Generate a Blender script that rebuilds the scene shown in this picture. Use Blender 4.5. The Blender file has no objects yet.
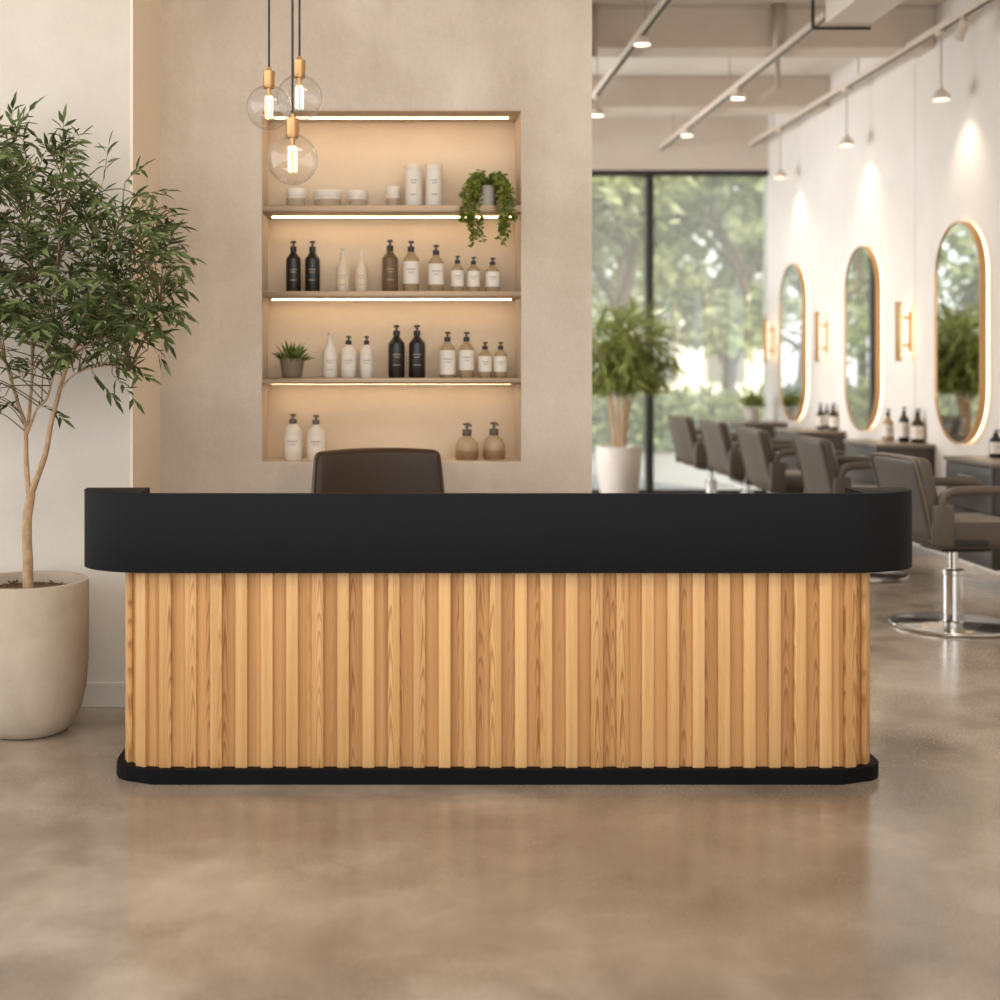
import bpy, bmesh, math, random
from mathutils import Vector, Matrix, Euler, noise
PI = math.pi
sc = bpy.context.scene
COL = sc.collection
F = 1360.0; PX0 = 393.0; PY0 = 365.0; EYE = 1.44

def P(px, py, y):
    """photo pixel + depth -> point in metres"""
    return Vector(((px - PX0) * y / F, y, EYE - (py - PY0) * y / F))

# ------------------------------------------------------------------ mesh kit
class MB:
    def __init__(s):
        s.v = []; s.f = []; s.mi = []
    def add(s, vs, fs, mi=0, mat=None):
        o = len(s.v)
        for p in vs:
            p = Vector(p)
            s.v.append(mat @ p if mat else p)
        for f in fs:
            s.f.append([o + i for i in f]); s.mi.append(mi)
        return s
    def addbm(s, bm, mi=0, mat=None):
        bm.verts.index_update()
        s.add([v.co.copy() for v in bm.verts], [[v.index for v in f.verts] for f in bm.faces], mi, mat)
        bm.free(); return s
    def box(s, x0, x1, y0, y1, z0, z1, bev=0.0, seg=2, mi=0, mat=None):
        bm = bmesh.new(); bmesh.ops.create_cube(bm, size=1)
        for v in bm.verts:
            v.co = ((x0 + x1) / 2 + v.co.x * (x1 - x0), (y0 + y1) / 2 + v.co.y * (y1 - y0), (z0 + z1) / 2 + v.co.z * (z1 - z0))
        if bev > 0:
            bmesh.ops.bevel(bm, geom=list(bm.edges), offset=bev, segments=seg, profile=.5, affect='EDGES', clamp_overlap=True)
        return s.addbm(bm, mi, mat)
    def lathe(s, prof, c=(0, 0, 0), n=24, mi=0, cap0=True, cap1=True, mat=None):
        """prof: list of (r, z); closed at r=0"""
        vs = []; fs = []; k = len(prof)
        for (r, z) in prof:
            for i in range(n):
                a = 2 * PI * i / n
                vs.append((c[0] + r * math.cos(a), c[1] + r * math.sin(a), c[2] + z))
        for j in range(k - 1):
            for i in range(n):
                i2 = (i + 1) % n
                fs.append((j * n + i, j * n + i2, (j + 1) * n + i2, (j + 1) * n + i))
        if cap0: fs.append(tuple(reversed(range(n))))
        if cap1: fs.append(tuple((k - 1) * n + i for i in range(n)))
        return s.add(vs, fs, mi, mat)
    def sleeve(s, r, z0, z1, a0, a1, n=16, mi=0, c=(0, 0, 0)):
        """part of a cylinder wall, thick enough to be a label"""
        vs = []; fs = []
        for i in range(n + 1):
            a = a0 + (a1 - a0) * i / n
            for (rr, z) in ((r, z0), (r, z1), (r - .0008, z1), (r - .0008, z0)):
                vs.append((c[0] + rr * math.cos(a), c[1] + rr * math.sin(a), c[2] + z))
        for i in range(n):
            for k in range(4):
                k2 = (k + 1) % 4
                fs.append((i * 4 + k, (i + 1) * 4 + k, (i + 1) * 4 + k2, i * 4 + k2))
        fs.append((0, 1, 2, 3)); fs.append((n * 4 + 3, n * 4 + 2, n * 4 + 1, n * 4))
        return s.add(vs, fs, mi)
    def tube(s, pts, rad, n=8, mi=0, sx=1.0, sy=1.0, up=None, cap=True, mat=None):
        pts = [Vector(p) for p in pts]
        if not isinstance(rad, (list, tuple)): rad = [rad] * len(pts)
        vs = []; fs = []
        up0 = Vector(up) if up else Vector((0.13, 0.21, 0.97))
        prevx = None
        for i, p in enumerate(pts):
            t = (pts[min(i + 1, len(pts) - 1)] - pts[max(i - 1, 0)])
            if t.length < 1e-9: t = Vector((0, 0, 1))
            t.normalize()
            if prevx is None:
                x = up0.cross(t)
                if x.length < .05: x = Vector((1, 0, 0)).cross(t)
            else:
                x = prevx - t * prevx.dot(t)
            x.normalize(); y = t.cross(x); prevx = x
            for k in range(n):
                a = 2 * PI * (k + .5) / n
                vs.append(p + x * (math.cos(a) * rad[i] * sx) + y * (math.sin(a) * rad[i] * sy))
        for i in range(len(pts) - 1):
            for k in range(n):
                k2 = (k + 1) % n
                fs.append((i * n + k, i * n + k2, (i + 1) * n + k2, (i + 1) * n + k))
        if cap:
            fs.append(tuple(reversed(range(n)))); fs.append(tuple((len(pts) - 1) * n + k for k in range(n)))
        return s.add(vs, fs, mi, mat)
    def prism(s, outline, z0, z1, mi=0, bev=0.0):
        n = len(outline)
        bm = bmesh.new()
        b = [bm.verts.new((x, y, z0)) for x, y in outline]
        t = [bm.verts.new((x, y, z1)) for x, y in outline]
        bm.faces.new(list(reversed(b))); bm.faces.new(t)
        for i in range(n):
            j = (i + 1) % n
            bm.faces.new((b[i], b[j], t[j], t[i]))
        bmesh.ops.recalc_face_normals(bm, faces=bm.faces)
        if bev > 0:
            es = [e for e in bm.edges if e.verts[0].co.z == e.verts[1].co.z]
            bmesh.ops.bevel(bm, geom=es, offset=bev, segments=2, profile=.5, affect='EDGES', clamp_overlap=True)
        big = [f for f in bm.faces if len(f.verts) > 4]
        bmesh.ops.triangulate(bm, faces=big)
        return s.addbm(bm, mi)
    def leaf(s, base, d, nrm, L, W, mi=0, fold=.25, droop=.12):
        d = Vector(d).normalized(); nrm = Vector(nrm)
        side = d.cross(nrm)
        if side.length < 1e-4: side = d.cross(Vector((.3, .5, .8)))
        side.normalize(); up = side.cross(d).normalized()
        b = Vector(base)
        m = b + d * (L * .5) - up * (W * fold)
        l = b + d * (L * .42) + side * (W * .5)
        r = b + d * (L * .42) - side * (W * .5)
        l2 = b + d * (L * .75) + side * (W * .28) - up * (L * droop * .4)
        r2 = b + d * (L * .75) - side * (W * .28) - up * (L * droop * .4)
        t = b + d * L - up * (L * droop)
        return s.add([b, l, m, r, l2, r2, t], [(0, 3, 2), (0, 2, 1), (2, 3, 5), (2, 5, 6), (2, 6, 4), (2, 4, 1)], mi)
    def card(s, base, d, nrm, L, W, mi=0):
        d = Vector(d).normalized(); side = d.cross(Vector(nrm))
        if side.length < 1e-4: side = d.cross(Vector((.3, .5, .8)))
        side.normalize(); b = Vector(base)
        return s.add([b, b + d * L * .5 + side * W * .5, b + d * L, b + d * L * .5 - side * W * .5], [(0, 1, 2, 3)], mi)
    def build(s, name, mats, parent=None, loc=None, smooth=True, ang=35, recalc=False):
        me = bpy.data.meshes.new(name)
        me.from_pydata([tuple(v) for v in s.v], [], s.f)
        if not isinstance(mats, (list, tuple)): mats = [mats]
        for m in mats: me.materials.append(m)
        if any(s.mi): me.polygons.foreach_set('material_index', s.mi)
        if recalc or (smooth and ang < 180):
            bm = bmesh.new(); bm.from_mesh(me)
            if recalc: bmesh.ops.recalc_face_normals(bm, faces=bm.faces)
            if smooth:
                ca = math.radians(ang)
                for f in bm.faces: f.smooth = True
                for e in bm.edges:
                    if len(e.link_faces) == 2 and e.calc_face_angle(0) > ca: e.smooth = False
            bm.to_mesh(me); bm.free()
        elif smooth:
            me.polygons.foreach_set('use_smooth', [True] * len(me.polygons))
        me.update()
        o = bpy.data.objects.new(name, me); COL.objects.link(o)
        if loc is not None: o.location = loc
        if parent is not None: o.parent = parent
        return o

def tag(o, label, cat, group=None, kind=None):
    o['label'] = label; o['category'] = cat
    if group: o['group'] = group
    if kind: o['kind'] = kind
    return o
def thing(name, label, cat, loc=(0, 0, 0), rz=0, group=None):
    o = bpy.data.objects.new(name, None); COL.objects.link(o)
    o.empty_display_size = .1
    o.location = loc; o.rotation_euler = (0, 0, rz)
    return tag(o, label, cat, group)
def struct(o):
    o['kind'] = 'structure'; return o
def dup(root, loc, rz, label, group=None):
    r = root.copy(); COL.objects.link(r); r.location = loc; r.rotation_euler = (0, 0, rz); r['label'] = label
    if group: r['group'] = group
    for ch in list(root.children):
        c = ch.copy(); COL.objects.link(c); c.parent = r
        for g in list(ch.children):
            d = g.copy(); COL.objects.link(d); d.parent = c
    return r
def arc(cx, cy, rx, ry, a0, a1, n):
    return [(cx + rx * math.cos(a0 + (a1 - a0) * i / n), cy + ry * math.sin(a0 + (a1 - a0) * i / n)) for i in range(n + 1)]
def bez(pts, n=6):
    """Catmull-Rom through pts"""
    pts = [Vector(p) for p in pts]; out = []
    for i in range(len(pts) - 1):
        p0 = pts[max(i - 1, 0)]; p1 = pts[i]; p2 = pts[i + 1]; p3 = pts[min(i + 2, len(pts) - 1)]
        for k in range(n):
            t = k / n
            out.append(.5 * ((2 * p1) + (p2 - p0) * t + (2 * p0 - 5 * p1 + 4 * p2 - p3) * t * t + (3 * p1 - p0 - 3 * p2 + p3) * t ** 3))
    out.append(pts[-1]); return out

# ------------------------------------------------------------------ materials
def lin(r, g, b):
    f = lambda c: (c / 255 / 12.92) if c / 255 <= .04045 else ((c / 255 + .055) / 1.055) ** 2.4
    return (f(r), f(g), f(b), 1)
class NT:
    def __init__(s, name):
        s.m = bpy.data.materials.new(name); s.m.use_nodes = True
        s.t = s.m.node_tree; s.t.nodes.clear()
        s.out = s.t.nodes.new('ShaderNodeOutputMaterial')
    def n(s, typ, **kw):
        nd = s.t.nodes.new(typ)
        for k, v in kw.items():
            if k.startswith('i_'):
                key = k[2:].replace('_', ' ')
                nd.inputs[key].default_value = v
            else: setattr(nd, k, v)
        return nd
    def l(s, a, b): s.t.links.new(a, b)
    def math(s, op, a, b=None, c=None):
        nd = s.t.nodes.new('ShaderNodeMath'); nd.operation = op
        for i, x in enumerate((a, b, c)):
            if x is None: continue
            if isinstance(x, (int, float)): nd.inputs[i].default_value = x
            else: s.l(x, nd.inputs[i])
        return nd.outputs[0]
    def mix(s, fac, a, b, blend='MIX'):
        nd = s.t.nodes.new('ShaderNodeMix'); nd.data_type = 'RGBA'; nd.blend_type = blend
        for sock, x in ((nd.inputs[0], fac), (nd.inputs[6], a), (nd.inputs[7], b)):
            if isinstance(x, (int, float, tuple)): sock.default_value = x
            else: s.l(x, sock)
        return nd.outputs[2]
    def ramp(s, fac, stops):
        nd = s.t.nodes.new('ShaderNodeValToRGB'); cr = nd.color_ramp
        while len(cr.elements) < len(stops): cr.elements.new(.5)
        for e, (p, c) in zip(cr.elements, stops):
            e.position = p; e.color = c if isinstance(c, tuple) else (c, c, c, 1)
        s.l(fac, nd.inputs[0]); return nd.outputs[0]
    def coord(s, which='Object', scale=(1, 1, 1), loc=(0, 0, 0)):
        tc = s.t.nodes.new('ShaderNodeTexCoord'); mp = s.t.nodes.new('ShaderNodeMapping')
        mp.inputs['Scale'].default_value = scale; mp.inputs['Location'].default_value = loc
        s.l(tc.outputs[which], mp.inputs[0]); return mp.outputs[0]
    def pos(s, scale=(1, 1, 1)):
        tc = s.t.nodes.new('ShaderNodeNewGeometry'); mp = s.t.nodes.new('ShaderNodeMapping')
        mp.inputs['Scale'].default_value = scale
        s.l(tc.outputs['Position'], mp.inputs[0]); return mp.outputs[0]
    def noise(s, vec, scale, detail=4, rough=.55, dist=0):
        nd = s.t.nodes.new('ShaderNodeTexNoise')
        nd.inputs['Scale'].default_value = scale; nd.inputs['Detail'].default_value = detail
        nd.inputs['Roughness'].default_value = rough; nd.inputs['Distortion'].default_value = dist
        if vec is not None: s.l(vec, nd.inputs['Vector'])
        return nd.outputs[0]
    def bump(s, h, strength, dist=.01):
        nd = s.t.nodes.new('ShaderNodeBump'); nd.inputs['Strength'].default_value = strength
        nd.inputs['Distance'].default_value = dist; s.l(h, nd.inputs['Height']); return nd.outputs[0]
    def bsdf(s, color=None, rough=.5, metal=0.0, normal=None, **kw):
        nd = s.t.nodes.new('ShaderNodeBsdfPrincipled')
        for k, x in (('Base Color', color), ('Roughness', rough), ('Metallic', metal), ('Normal', normal)):
            if x is None: continue
            if isinstance(x, (int, float, tuple)): nd.inputs[k].default_value = x
            else: s.l(x, nd.inputs[k])
        for k, x in kw.items():
            key = k.replace('_', ' ')
            if isinstance(x, (int, float, tuple)): nd.inputs[key].default_value = x
            else: s.l(x, nd.inputs[key])
        s.l(nd.outputs[0], s.out.inputs[0]); return nd

def simple(name, col, rough=.5, metal=0.0, var=.06, scale=30, bump=0.0, **kw):
    t = NT(name); v = t.coord()
    n = t.noise(v, scale, 3)
    c = t.mix(n, tuple(x * (1 - var) for x in col[:3]) + (1,), tuple(min(1, x * (1 + var)) for x in col[:3]) + (1,))
    nm = t.bump(n, bump, .003) if bump else None
    t.bsdf(c, rough, metal, nm, **kw); return t.m
def emit(name, col, st):
    t = NT(name); e = t.n('ShaderNodeEmission'); e.inputs[0].default_value = col; e.inputs[1].default_value = st
    t.l(e.outputs[0], t.out.inputs[0]); return t.m
def plaster(name, c0, c1, streak=.5, bump=.12, rough=.85, sc_=1.0):
    t = NT(name)
    p = t.pos((1, 1, 1)); ps = t.pos((2.4, 2.4, .7))
    a = t.noise(p, 1.1 * sc_, 6, .6, .4); b = t.noise(ps, 1.6 * sc_, 5, .6, .3); c = t.noise(p, 60, 3)
    f = t.math('ADD', t.math('MULTIPLY', a, 1 - streak), t.math('MULTIPLY', b, streak))
    f = t.math('ADD', f, t.math('MULTIPLY', t.math('SUBTRACT', c, .5), .16))
    col = t.ramp(f, [(.34, c0), (.66, c1)])
    h = t.math('ADD', t.math('MULTIPLY', a, .6), t.math('MULTIPLY', c, .15))
    t.bsdf(col, rough, 0, t.bump(h, bump, .02), Specular_IOR_Level=.25); return t.m

M = {}
M['plaster'] = plaster('clay plaster', lin(187, 172, 155), lin(219, 206, 191), .35)
M['white_wall'] = plaster('pale plaster', lin(203, 194, 182), lin(217, 209, 198), .2, .05)
M['salon_wall'] = plaster('salon wall paint', lin(216, 208, 200), lin(226, 219, 211), .2, .04)
M['ceiling'] = plaster('ceiling paint', lin(222, 213, 202), lin(230, 222, 212), .1, .03)
M['beam'] = plaster('beam paint', lin(206, 193, 178), lin(214, 202, 188), .1, .03)
M['return'] = plaster('peach return face', lin(238, 219, 195), lin(243, 225, 202), .4, .04)  # peach tone for the return face of the pale wall
M['niche'] = plaster('niche plaster', lin(206, 188, 165), lin(218, 201, 178), .25, .06)

def concrete():
    t = NT('polished concrete'); p = t.pos()
    a = t.noise(p, .55, 5, .6, .5); b = t.noise(p, 2.6, 6, .62, .3); c = t.noise(p, 95, 3, .6); d = t.noise(p, 260, 2, .5)
    f = t.math('ADD', t.math('MULTIPLY', a, .6), t.math('MULTIPLY', b, .4))
    col = t.ramp(f, [(.36, lin(116, 103, 90)), (.5, lin(147, 133, 118)), (.64, lin(186, 172, 156))])
    # fine sand grain, patchy
    sp = t.ramp(c, [(.36, 0.0), (.48, 1.0)])
    patch = t.ramp(t.noise(p, 1.2, 3), [(.40, 0.0), (.62, 1.0)])
    spf = t.math('MULTIPLY', t.math('SUBTRACT', 1.0, sp), t.math('MULTIPLY', patch, .5))
    col = t.mix(spf, col, lin(112, 88, 68))
    fine = t.ramp(d, [(.35, .90), (.65, 1.05)])
    col = t.mix(1.0, col, fine, 'MULTIPLY')
    r = t.math('ADD', t.math('ADD', t.math('MULTIPLY', b, .22), .06), t.math('MULTIPLY', spf, .5))
    h = t.math('ADD', t.math('MULTIPLY', d, .25), t.math('MULTIPLY', sp, .35))
    t.bsdf(col, r, 0, t.bump(h, .10, .003), Specular_IOR_Level=.9); return t.m
M['floor'] = concrete()

def wood(name, light, mid, dark, board=None):
    """upright boards: straight grain with arched cathedral figure; board = pitch for boards side by side"""
    t = NT(name)
    tc = t.n('ShaderNodeTexCoord'); sp = t.n('ShaderNodeSeparateXYZ'); t.l(tc.outputs['Object'], sp.inputs[0])
    x, y, z = sp.outputs
    if board:
        k = t.math('FLOOR', t.math('DIVIDE', x, board)); wn = t.n('ShaderNodeTexWhiteNoise'); wn.noise_dimensions = '1D'
        t.l(k, wn.inputs['W']); rnd = wn.outputs['Value']
        x = t.math('SUBTRACT', x, t.math('MULTIPLY', t.math('ADD', k, .5), board))
    else:
        oi = t.n('ShaderNodeObjectInfo'); rnd = oi.outputs['Random']
    off = t.math('MULTIPLY', rnd, 37.0)
    r2 = t.math('FRACT', t.math('MULTIPLY', rnd, 17.31)); r3 = t.math('FRACT', t.math('MULTIPLY', rnd, 91.7))
    xs = t.math('ADD', x, t.math('MULTIPLY', t.math('SUBTRACT', r2, .5), .05))
    cv = t.n('ShaderNodeCombineXYZ'); t.l(t.math('MULTIPLY', x, 16), cv.inputs[0]); t.l(off, cv.inputs[1]); t.l(t.math('MULTIPLY', z, 2.2), cv.inputs[2])
    warp = t.noise(cv.outputs[0], 1.0, 3, .5)
    # cathedral arches: z*a + x^2*b
    u = t.math('ADD', t.math('MULTIPLY', z, 8.0), t.math('MULTIPLY', t.math('MULTIPLY', xs, xs), 7000.0))
    u = t.math('ADD', t.math('ADD', u, t.math('MULTIPLY', warp, 5.0)), off)
    arch = t.math('FRACT', u)
    arch = t.ramp(arch, [(0.0, .15), (.45, .2), (.80, 1.0), (1.0, .15)])
    cg = t.n('ShaderNodeCombineXYZ'); t.l(t.math('MULTIPLY', x, 260), cg.inputs[0]); t.l(t.math('ADD', off, t.math('MULTIPLY', y, 200)), cg.inputs[1]); t.l(t.math('MULTIPLY', z, 3.0), cg.inputs[2])
    grain = t.noise(cg.outputs[0], 1.0, 4, .6, .2)
    cg2 = t.n('ShaderNodeCombineXYZ'); t.l(t.math('MULTIPLY', x, 45), cg2.inputs[0]); t.l(off, cg2.inputs[1]); t.l(t.math('MULTIPLY', z, .9), cg2.inputs[2])
    broad = t.noise(cg2.outputs[0], 1.0, 2, .5)
    amt = t.ramp(r3, [(.28, .10), (.60, .62)])
    f = t.math('ADD', t.math('MULTIPLY', arch, amt), t.math('MULTIPLY', grain, .55))
    f = t.math('ADD', f, t.math('MULTIPLY', t.math('SUBTRACT', broad, .5), .7))
    col = t.ramp(f, [(.12, light), (.48, mid), (1.0, dark)])
    tint = t.ramp(r2, [(0.0, (.86, .84, .80, 1)), (1.0, (1.06, 1.05, 1.04, 1))])
    col = t.mix(1.0, col, tint, 'MULTIPLY')
    t.bsdf(col, .48, 0, t.bump(grain, .12, .002), Specular_IOR_Level=.35); return t.m
M['slat'] = wood('oak slat', lin(219, 178, 124), lin(203, 157, 101), lin(152, 101, 54))
M['backing'] = wood('oak backing boards', lin(204, 157, 104), lin(188, 139, 86), lin(142, 94, 50), board=.0438)

M['black'] = simple('black laminate', lin(21, 22, 24), .6, 0, .05, 8, Specular_IOR_Level=.12)
M['black2'] = simple('black plinth paint', lin(12, 12, 14), .6, 0, .05, 8, Specular_IOR_Level=.1)
M['leather'] = simple('brown leather', lin(58, 42, 28), .38, 0, .12, 90, .15, Specular_IOR_Level=.3)
M['leather_edge'] = simple('pale leather piping', lin(112, 98, 82), .4, 0, .1, 60, .1)  # pale edging; the office chair's seam highlight is put into its colour
M['salon_leather'] = simple('grey brown leather', lin(82, 72, 62), .40, 0, .1, 60, .1)
M['chrome'] = simple('chrome', (.78, .76, .73, 1), .12, 1.0, .02, 10)
M['darkchrome'] = simple('polished dark steel', (.42, .40, .38, 1), .14, 1.0, .03, 10)
M['blackmetal'] = simple('black metal', lin(42, 38, 35), .45, .3, .05, 30)
M['brass'] = simple('brushed brass', (.60, .35, .16, 1), .36, 1.0, .08, 120)
M['bronze'] = simple('bronze shelf metal', lin(146, 124, 100), .36, .8, .06, 60)
M['cord'] = simple('black cloth cord', lin(46, 39, 33), .7, 0, .15, 300)
M['track'] = simple('white track enamel', lin(214, 200, 184), .45, 0, .03, 20)
M['pipe'] = simple('painted conduit', lin(178, 162, 144), .5, 0, .04, 20)
M['stone_pot'] = plaster('cast stone pot', lin(172, 158, 140), lin(190, 177, 159), .15, .12, .8, 3.0)
M['white_pot'] = plaster('pale ceramic pot', lin(196, 186, 176), lin(208, 199, 190), .1, .04, .6, 3.0)
M['soil'] = simple('bark mulch', lin(96, 68, 40), .9, 0, .6, 45, .8)
M['bark'] = plaster('tan bark', lin(146, 116, 86), lin(196, 166, 132), .5, .3, .85, 14.0)
M['bark_dark'] = plaster('grey bark', lin(84, 70, 56), lin(120, 104, 86), .5, .3, .9, 6.0)
M['cabinet'] = simple('charcoal cabinet lacquer', lin(72, 68, 64), .42, 0, .05, 10)
M['cabinet_side'] = simple('dark brown cabinet side', lin(60, 51, 43), .45, 0, .06, 10)
M['counter'] = simple('taupe stone worktop', lin(118, 106, 94), .3, 0, .08, 14)
M['frame'] = simple('black window frame', lin(44, 41, 38), .45, .2, .05, 12)
M['led'] = emit('warm led', (1.0, .70, .40, 1), 15.0)
M['led_soft'] = emit('warm led halo', (1.0, .72, .44, 1), 4.5)
M['sconce_led'] = emit('sconce led', (1.0, .70, .42, 1), 7.0)
M['filament'] = emit('glowing filament', (1.0, .72, .42, 1), 7.0)
M['lampglow'] = emit('lit lamp lens', (1.0, .86, .70, 1), 5.0)
M['pave'] = simple('pale paving', lin(140, 139, 138), .8, 0, .08, 3)
M['lawn'] = simple('lawn green', lin(106, 122, 78), .95, 0, .3, 12)
M['render_white'] = simple('white render', lin(232, 226, 216), .85, 0, .03, 3)
M['render_grey'] = simple('grey shopfront', lin(120, 116, 110), .8, 0, .08, 3)

def mirror_mat():
    t = NT('mirror silver'); t.bsdf((.86, .87, .85, 1), .015, 1.0); return t.m
M['mirror'] = mirror_mat()
def thin_glass(name, tint=(1, 1, 1, 1), gain=1.0, ior=1.5, rough=.01, haze=0.0):
    t = NT(name); tr = t.n('ShaderNodeBsdfTransparent'); tr.inputs[0].default_value = tint
    g = t.n('ShaderNodeBsdfGlossy'); g.inputs['Roughness'].default_value = rough
    fr = t.n('ShaderNodeFresnel'); fr.inputs[0].default_value = ior
    ge = t.n('ShaderNodeNewGeometry'); k = t.math('ADD', ior, t.math('MULTIPLY', ge.outputs['Backfacing'], 1 / ior - ior)); t.l(k, fr.inputs[0])
    mx = t.n('ShaderNodeMixShader')
    t.l(t.math('MINIMUM', t.math('MULTIPLY', fr.outputs[0], gain), 1.0), mx.inputs[0])
    t.l(tr.outputs[0], mx.inputs[1]); t.l(g.outputs[0], mx.inputs[2]); 
    last = mx.outputs[0]
    if haze:
        tl = t.n('ShaderNodeBsdfTranslucent'); tl.inputs[0].default_value = (.9, .88, .82, 1)  # pale veil mixed into the glass lays haze over the view outside
        m2 = t.n('ShaderNodeMixShader'); m2.inputs[0].default_value = haze
        t.l(last, m2.inputs[1]); t.l(tl.outputs[0], m2.inputs[2]); last = m2.outputs[0]
    t.l(last, t.out.inputs[0]); return t.m
M['globe'] = thin_glass('clear globe glass', (.99, .985, .98, 1), 2.0, 1.5, .04)
M['pane'] = thin_glass('window glass', (.97, .98, .97, 1), 1.6, haze=.12)
def bottle_glass(name, col, rough=.12, tr=.45):
    t = NT(name); t.bsdf(col, rough, 0, None, Transmission_Weight=tr, IOR=1.35, Specular_IOR_Level=.5); return t.m
M['amber'] = bottle_glass('smoky amber plastic', lin(124, 100, 74), .16, .25)
M['b_brown'] = bottle_glass('dark brown glass', lin(70, 48, 30), .14, .1)
M['honey'] = bottle_glass('clear honey plastic', lin(200, 170, 130), .14, .35)
M['clear'] = bottle_glass('clear jar glass', lin(232, 206, 170), .08, .55)
M['taupe_gel'] = simple('taupe gel', lin(142, 110, 78), .35, 0, .05, 20)
M['b_black'] = simple('matte black bottle', lin(34, 29, 25), .3, 0, .05, 20)
M['b_white'] = simple('cream white bottle', lin(226, 214, 198), .4, 0, .03, 20)
M['b_pearl'] = simple('milky bottle', lin(220, 200, 174), .35, 0, .03, 20)
M['lab_white'] = simple('white paper label', lin(230, 220, 206), .7, 0, .02, 40)
M['ink'] = simple('grey label ink', lin(150, 134, 118), .7)
M['ink_pale'] = simple('pale label ink', lin(176, 156, 130), .6)
M['p_black'] = simple('black pump plastic', lin(30, 26, 23), .35, 0, .03, 20)
M['p_white'] = simple('white pump plastic', lin(226, 212, 194), .4, 0, .03, 20)
M['p_steel'] = simple('grey metal pump', lin(112, 104, 96), .3, .6, .05, 20)

def leafmat(name, c0, c1, c2, trans=.35, rough=.45, var_scale=9.0):
    t = NT(name); p = t.pos()
    n = t.noise(p, var_scale, 2); isl = t.n('ShaderNodeNewGeometry')
    f = t.math('ADD', t.math('MULTIPLY', isl.outputs['Random Per Island'], .65), t.math('MULTIPLY', n, .35))
    col = t.ramp(f, [(.15, c0), (.5, c1), (.88, c2)])
    b = t.bsdf(col, rough, 0, None, Specular_IOR_Level=.4)
    tl = t.n('ShaderNodeBsdfTranslucent'); t.l(col, tl.inputs[0])
    mx = t.n('ShaderNodeMixShader'); mx.inputs[0].default_value = trans
    t.l(b.outputs[0], mx.inputs[1]); t.l(tl.outputs[0], mx.inputs[2]); t.l(mx.outputs[0], t.out.inputs[0]); return t.m
M['leaf'] = leafmat('olive tree leaves', lin(48, 62, 28), lin(74, 90, 44), lin(126, 136, 82), .25, .55)
M['leaf2'] = leafmat('trailing leaves', lin(72, 88, 26), lin(112, 124, 44), lin(156, 158, 74), .3)
M['leaf3'] = leafmat('spiky leaves', lin(70, 88, 38), lin(112, 128, 62), lin(150, 160, 92), .25)
M['leaf4'] = leafmat('palm leaves', lin(104, 116, 54), lin(138, 148, 78), lin(172, 176, 108), .5)
M['tree_a'] = leafmat('yellow green crown', lin(160, 168, 118), lin(190, 196, 146), lin(220, 220, 180), .5, .6, .8)  # crown greens paled, so distant haze is put into the leaf colour
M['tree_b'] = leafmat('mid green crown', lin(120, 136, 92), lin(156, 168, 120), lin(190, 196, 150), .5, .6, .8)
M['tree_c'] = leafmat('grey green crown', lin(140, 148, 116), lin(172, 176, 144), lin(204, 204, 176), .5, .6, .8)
M['hedge'] = leafmat('hedge leaves', lin(96, 112, 72), lin(130, 142, 98), lin(164, 172, 124), .35, .6, 1.5)

# ------------------------------------------------------------------ setting
XR = 4.17; YB = 15.1; YN = 6.42; YL = 5.73; HC = 4.2
XL = (130 - PX0) * YL / F            # corner of the pale wall
XN = (592 - PX0) * YN / F            # right end of the niche wall
b = MB(); b.box(-5.5, XR + .3, -3.0, YB + .1, -.12, 0); struct(b.build('floor', M['floor'], smooth=False))
b = MB(); b.box(-4.5, XL, YL, YN + .7, 0, HC); struct(b.build('wall_left', M['white_wall'], smooth=False))
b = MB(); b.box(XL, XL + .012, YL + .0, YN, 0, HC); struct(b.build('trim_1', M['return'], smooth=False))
nx0 = (261 - PX0) * YN / F; nx1 = (522 - PX0) * YN / F
nz0 = EYE - (463 - PY0) * YN / F; nz1 = EYE + (PY0 - 110) * YN / F
ND = .32                             # niche depth
b = MB()
for (x0, x1, z0, z1) in ((XL, nx0, 0, HC), (nx1, XN, 0, HC), (nx0, nx1, 0, nz0), (nx0, nx1, nz1, HC)):
    b.box(x0, x1, YN, YN + ND, z0, z1)
b.box(XL, XN, YN + ND, YN + .7, 0, HC)
struct(b.build('wall_niche', M['plaster'], smooth=False))
# plaster lining of the niche
b = MB(); e = .004
b.box(nx0, nx1, YN + ND - e, YN + ND, nz0, nz1)
b.box(nx0, nx0 + e, YN + .004, YN + ND - e, nz0, nz1); b.box(nx1 - e, nx1, YN + .004, YN + ND - e, nz0, nz1)
b.box(nx0 + e, nx1 - e, YN + .004, YN + ND - e, nz0, nz0 + e); b.box(nx0 + e, nx1 - e, YN + .004, YN + ND - e, nz1 - e, nz1)
struct(b.build('trim_2', M['niche'], smooth=False))
b = MB(); b.box(-4.5, XL + .012, YL - .016, YL, 0, .105, .003); b.box(XL + .012, XL + .028, YL - .016, YN - .016, 0, .105, .003)
b.box(XL + .012, XN, YN - .016, YN, 0, .105, .003)
struct(b.build('baseboard_left', M['white_wall'], smooth=False))
b = MB(); b.box(XR, XR + .2, -3.0, YB + .2, 0, HC); struct(b.build('wall_right', M['salon_wall'], smooth=False))
b = MB(); b.box(XR - .016, XR, 1.0, YB, 0, .12, .003); struct(b.build('baseboard_right', M['salon_wall'], smooth=False))
b = MB(); b.box(-1.9, -1.7, YN + .7, 8.6, 0, HC); b.box(-1.9, -1.7, 14.6, YB + .2, 0, HC); b.box(-1.9, -1.7, 8.6, 14.6, 3.4, HC)  # unseen wall; its opening is added to let sky light into the salon
struct(b.build('wall_back_left', M['salon_wall'], smooth=False))
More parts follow.
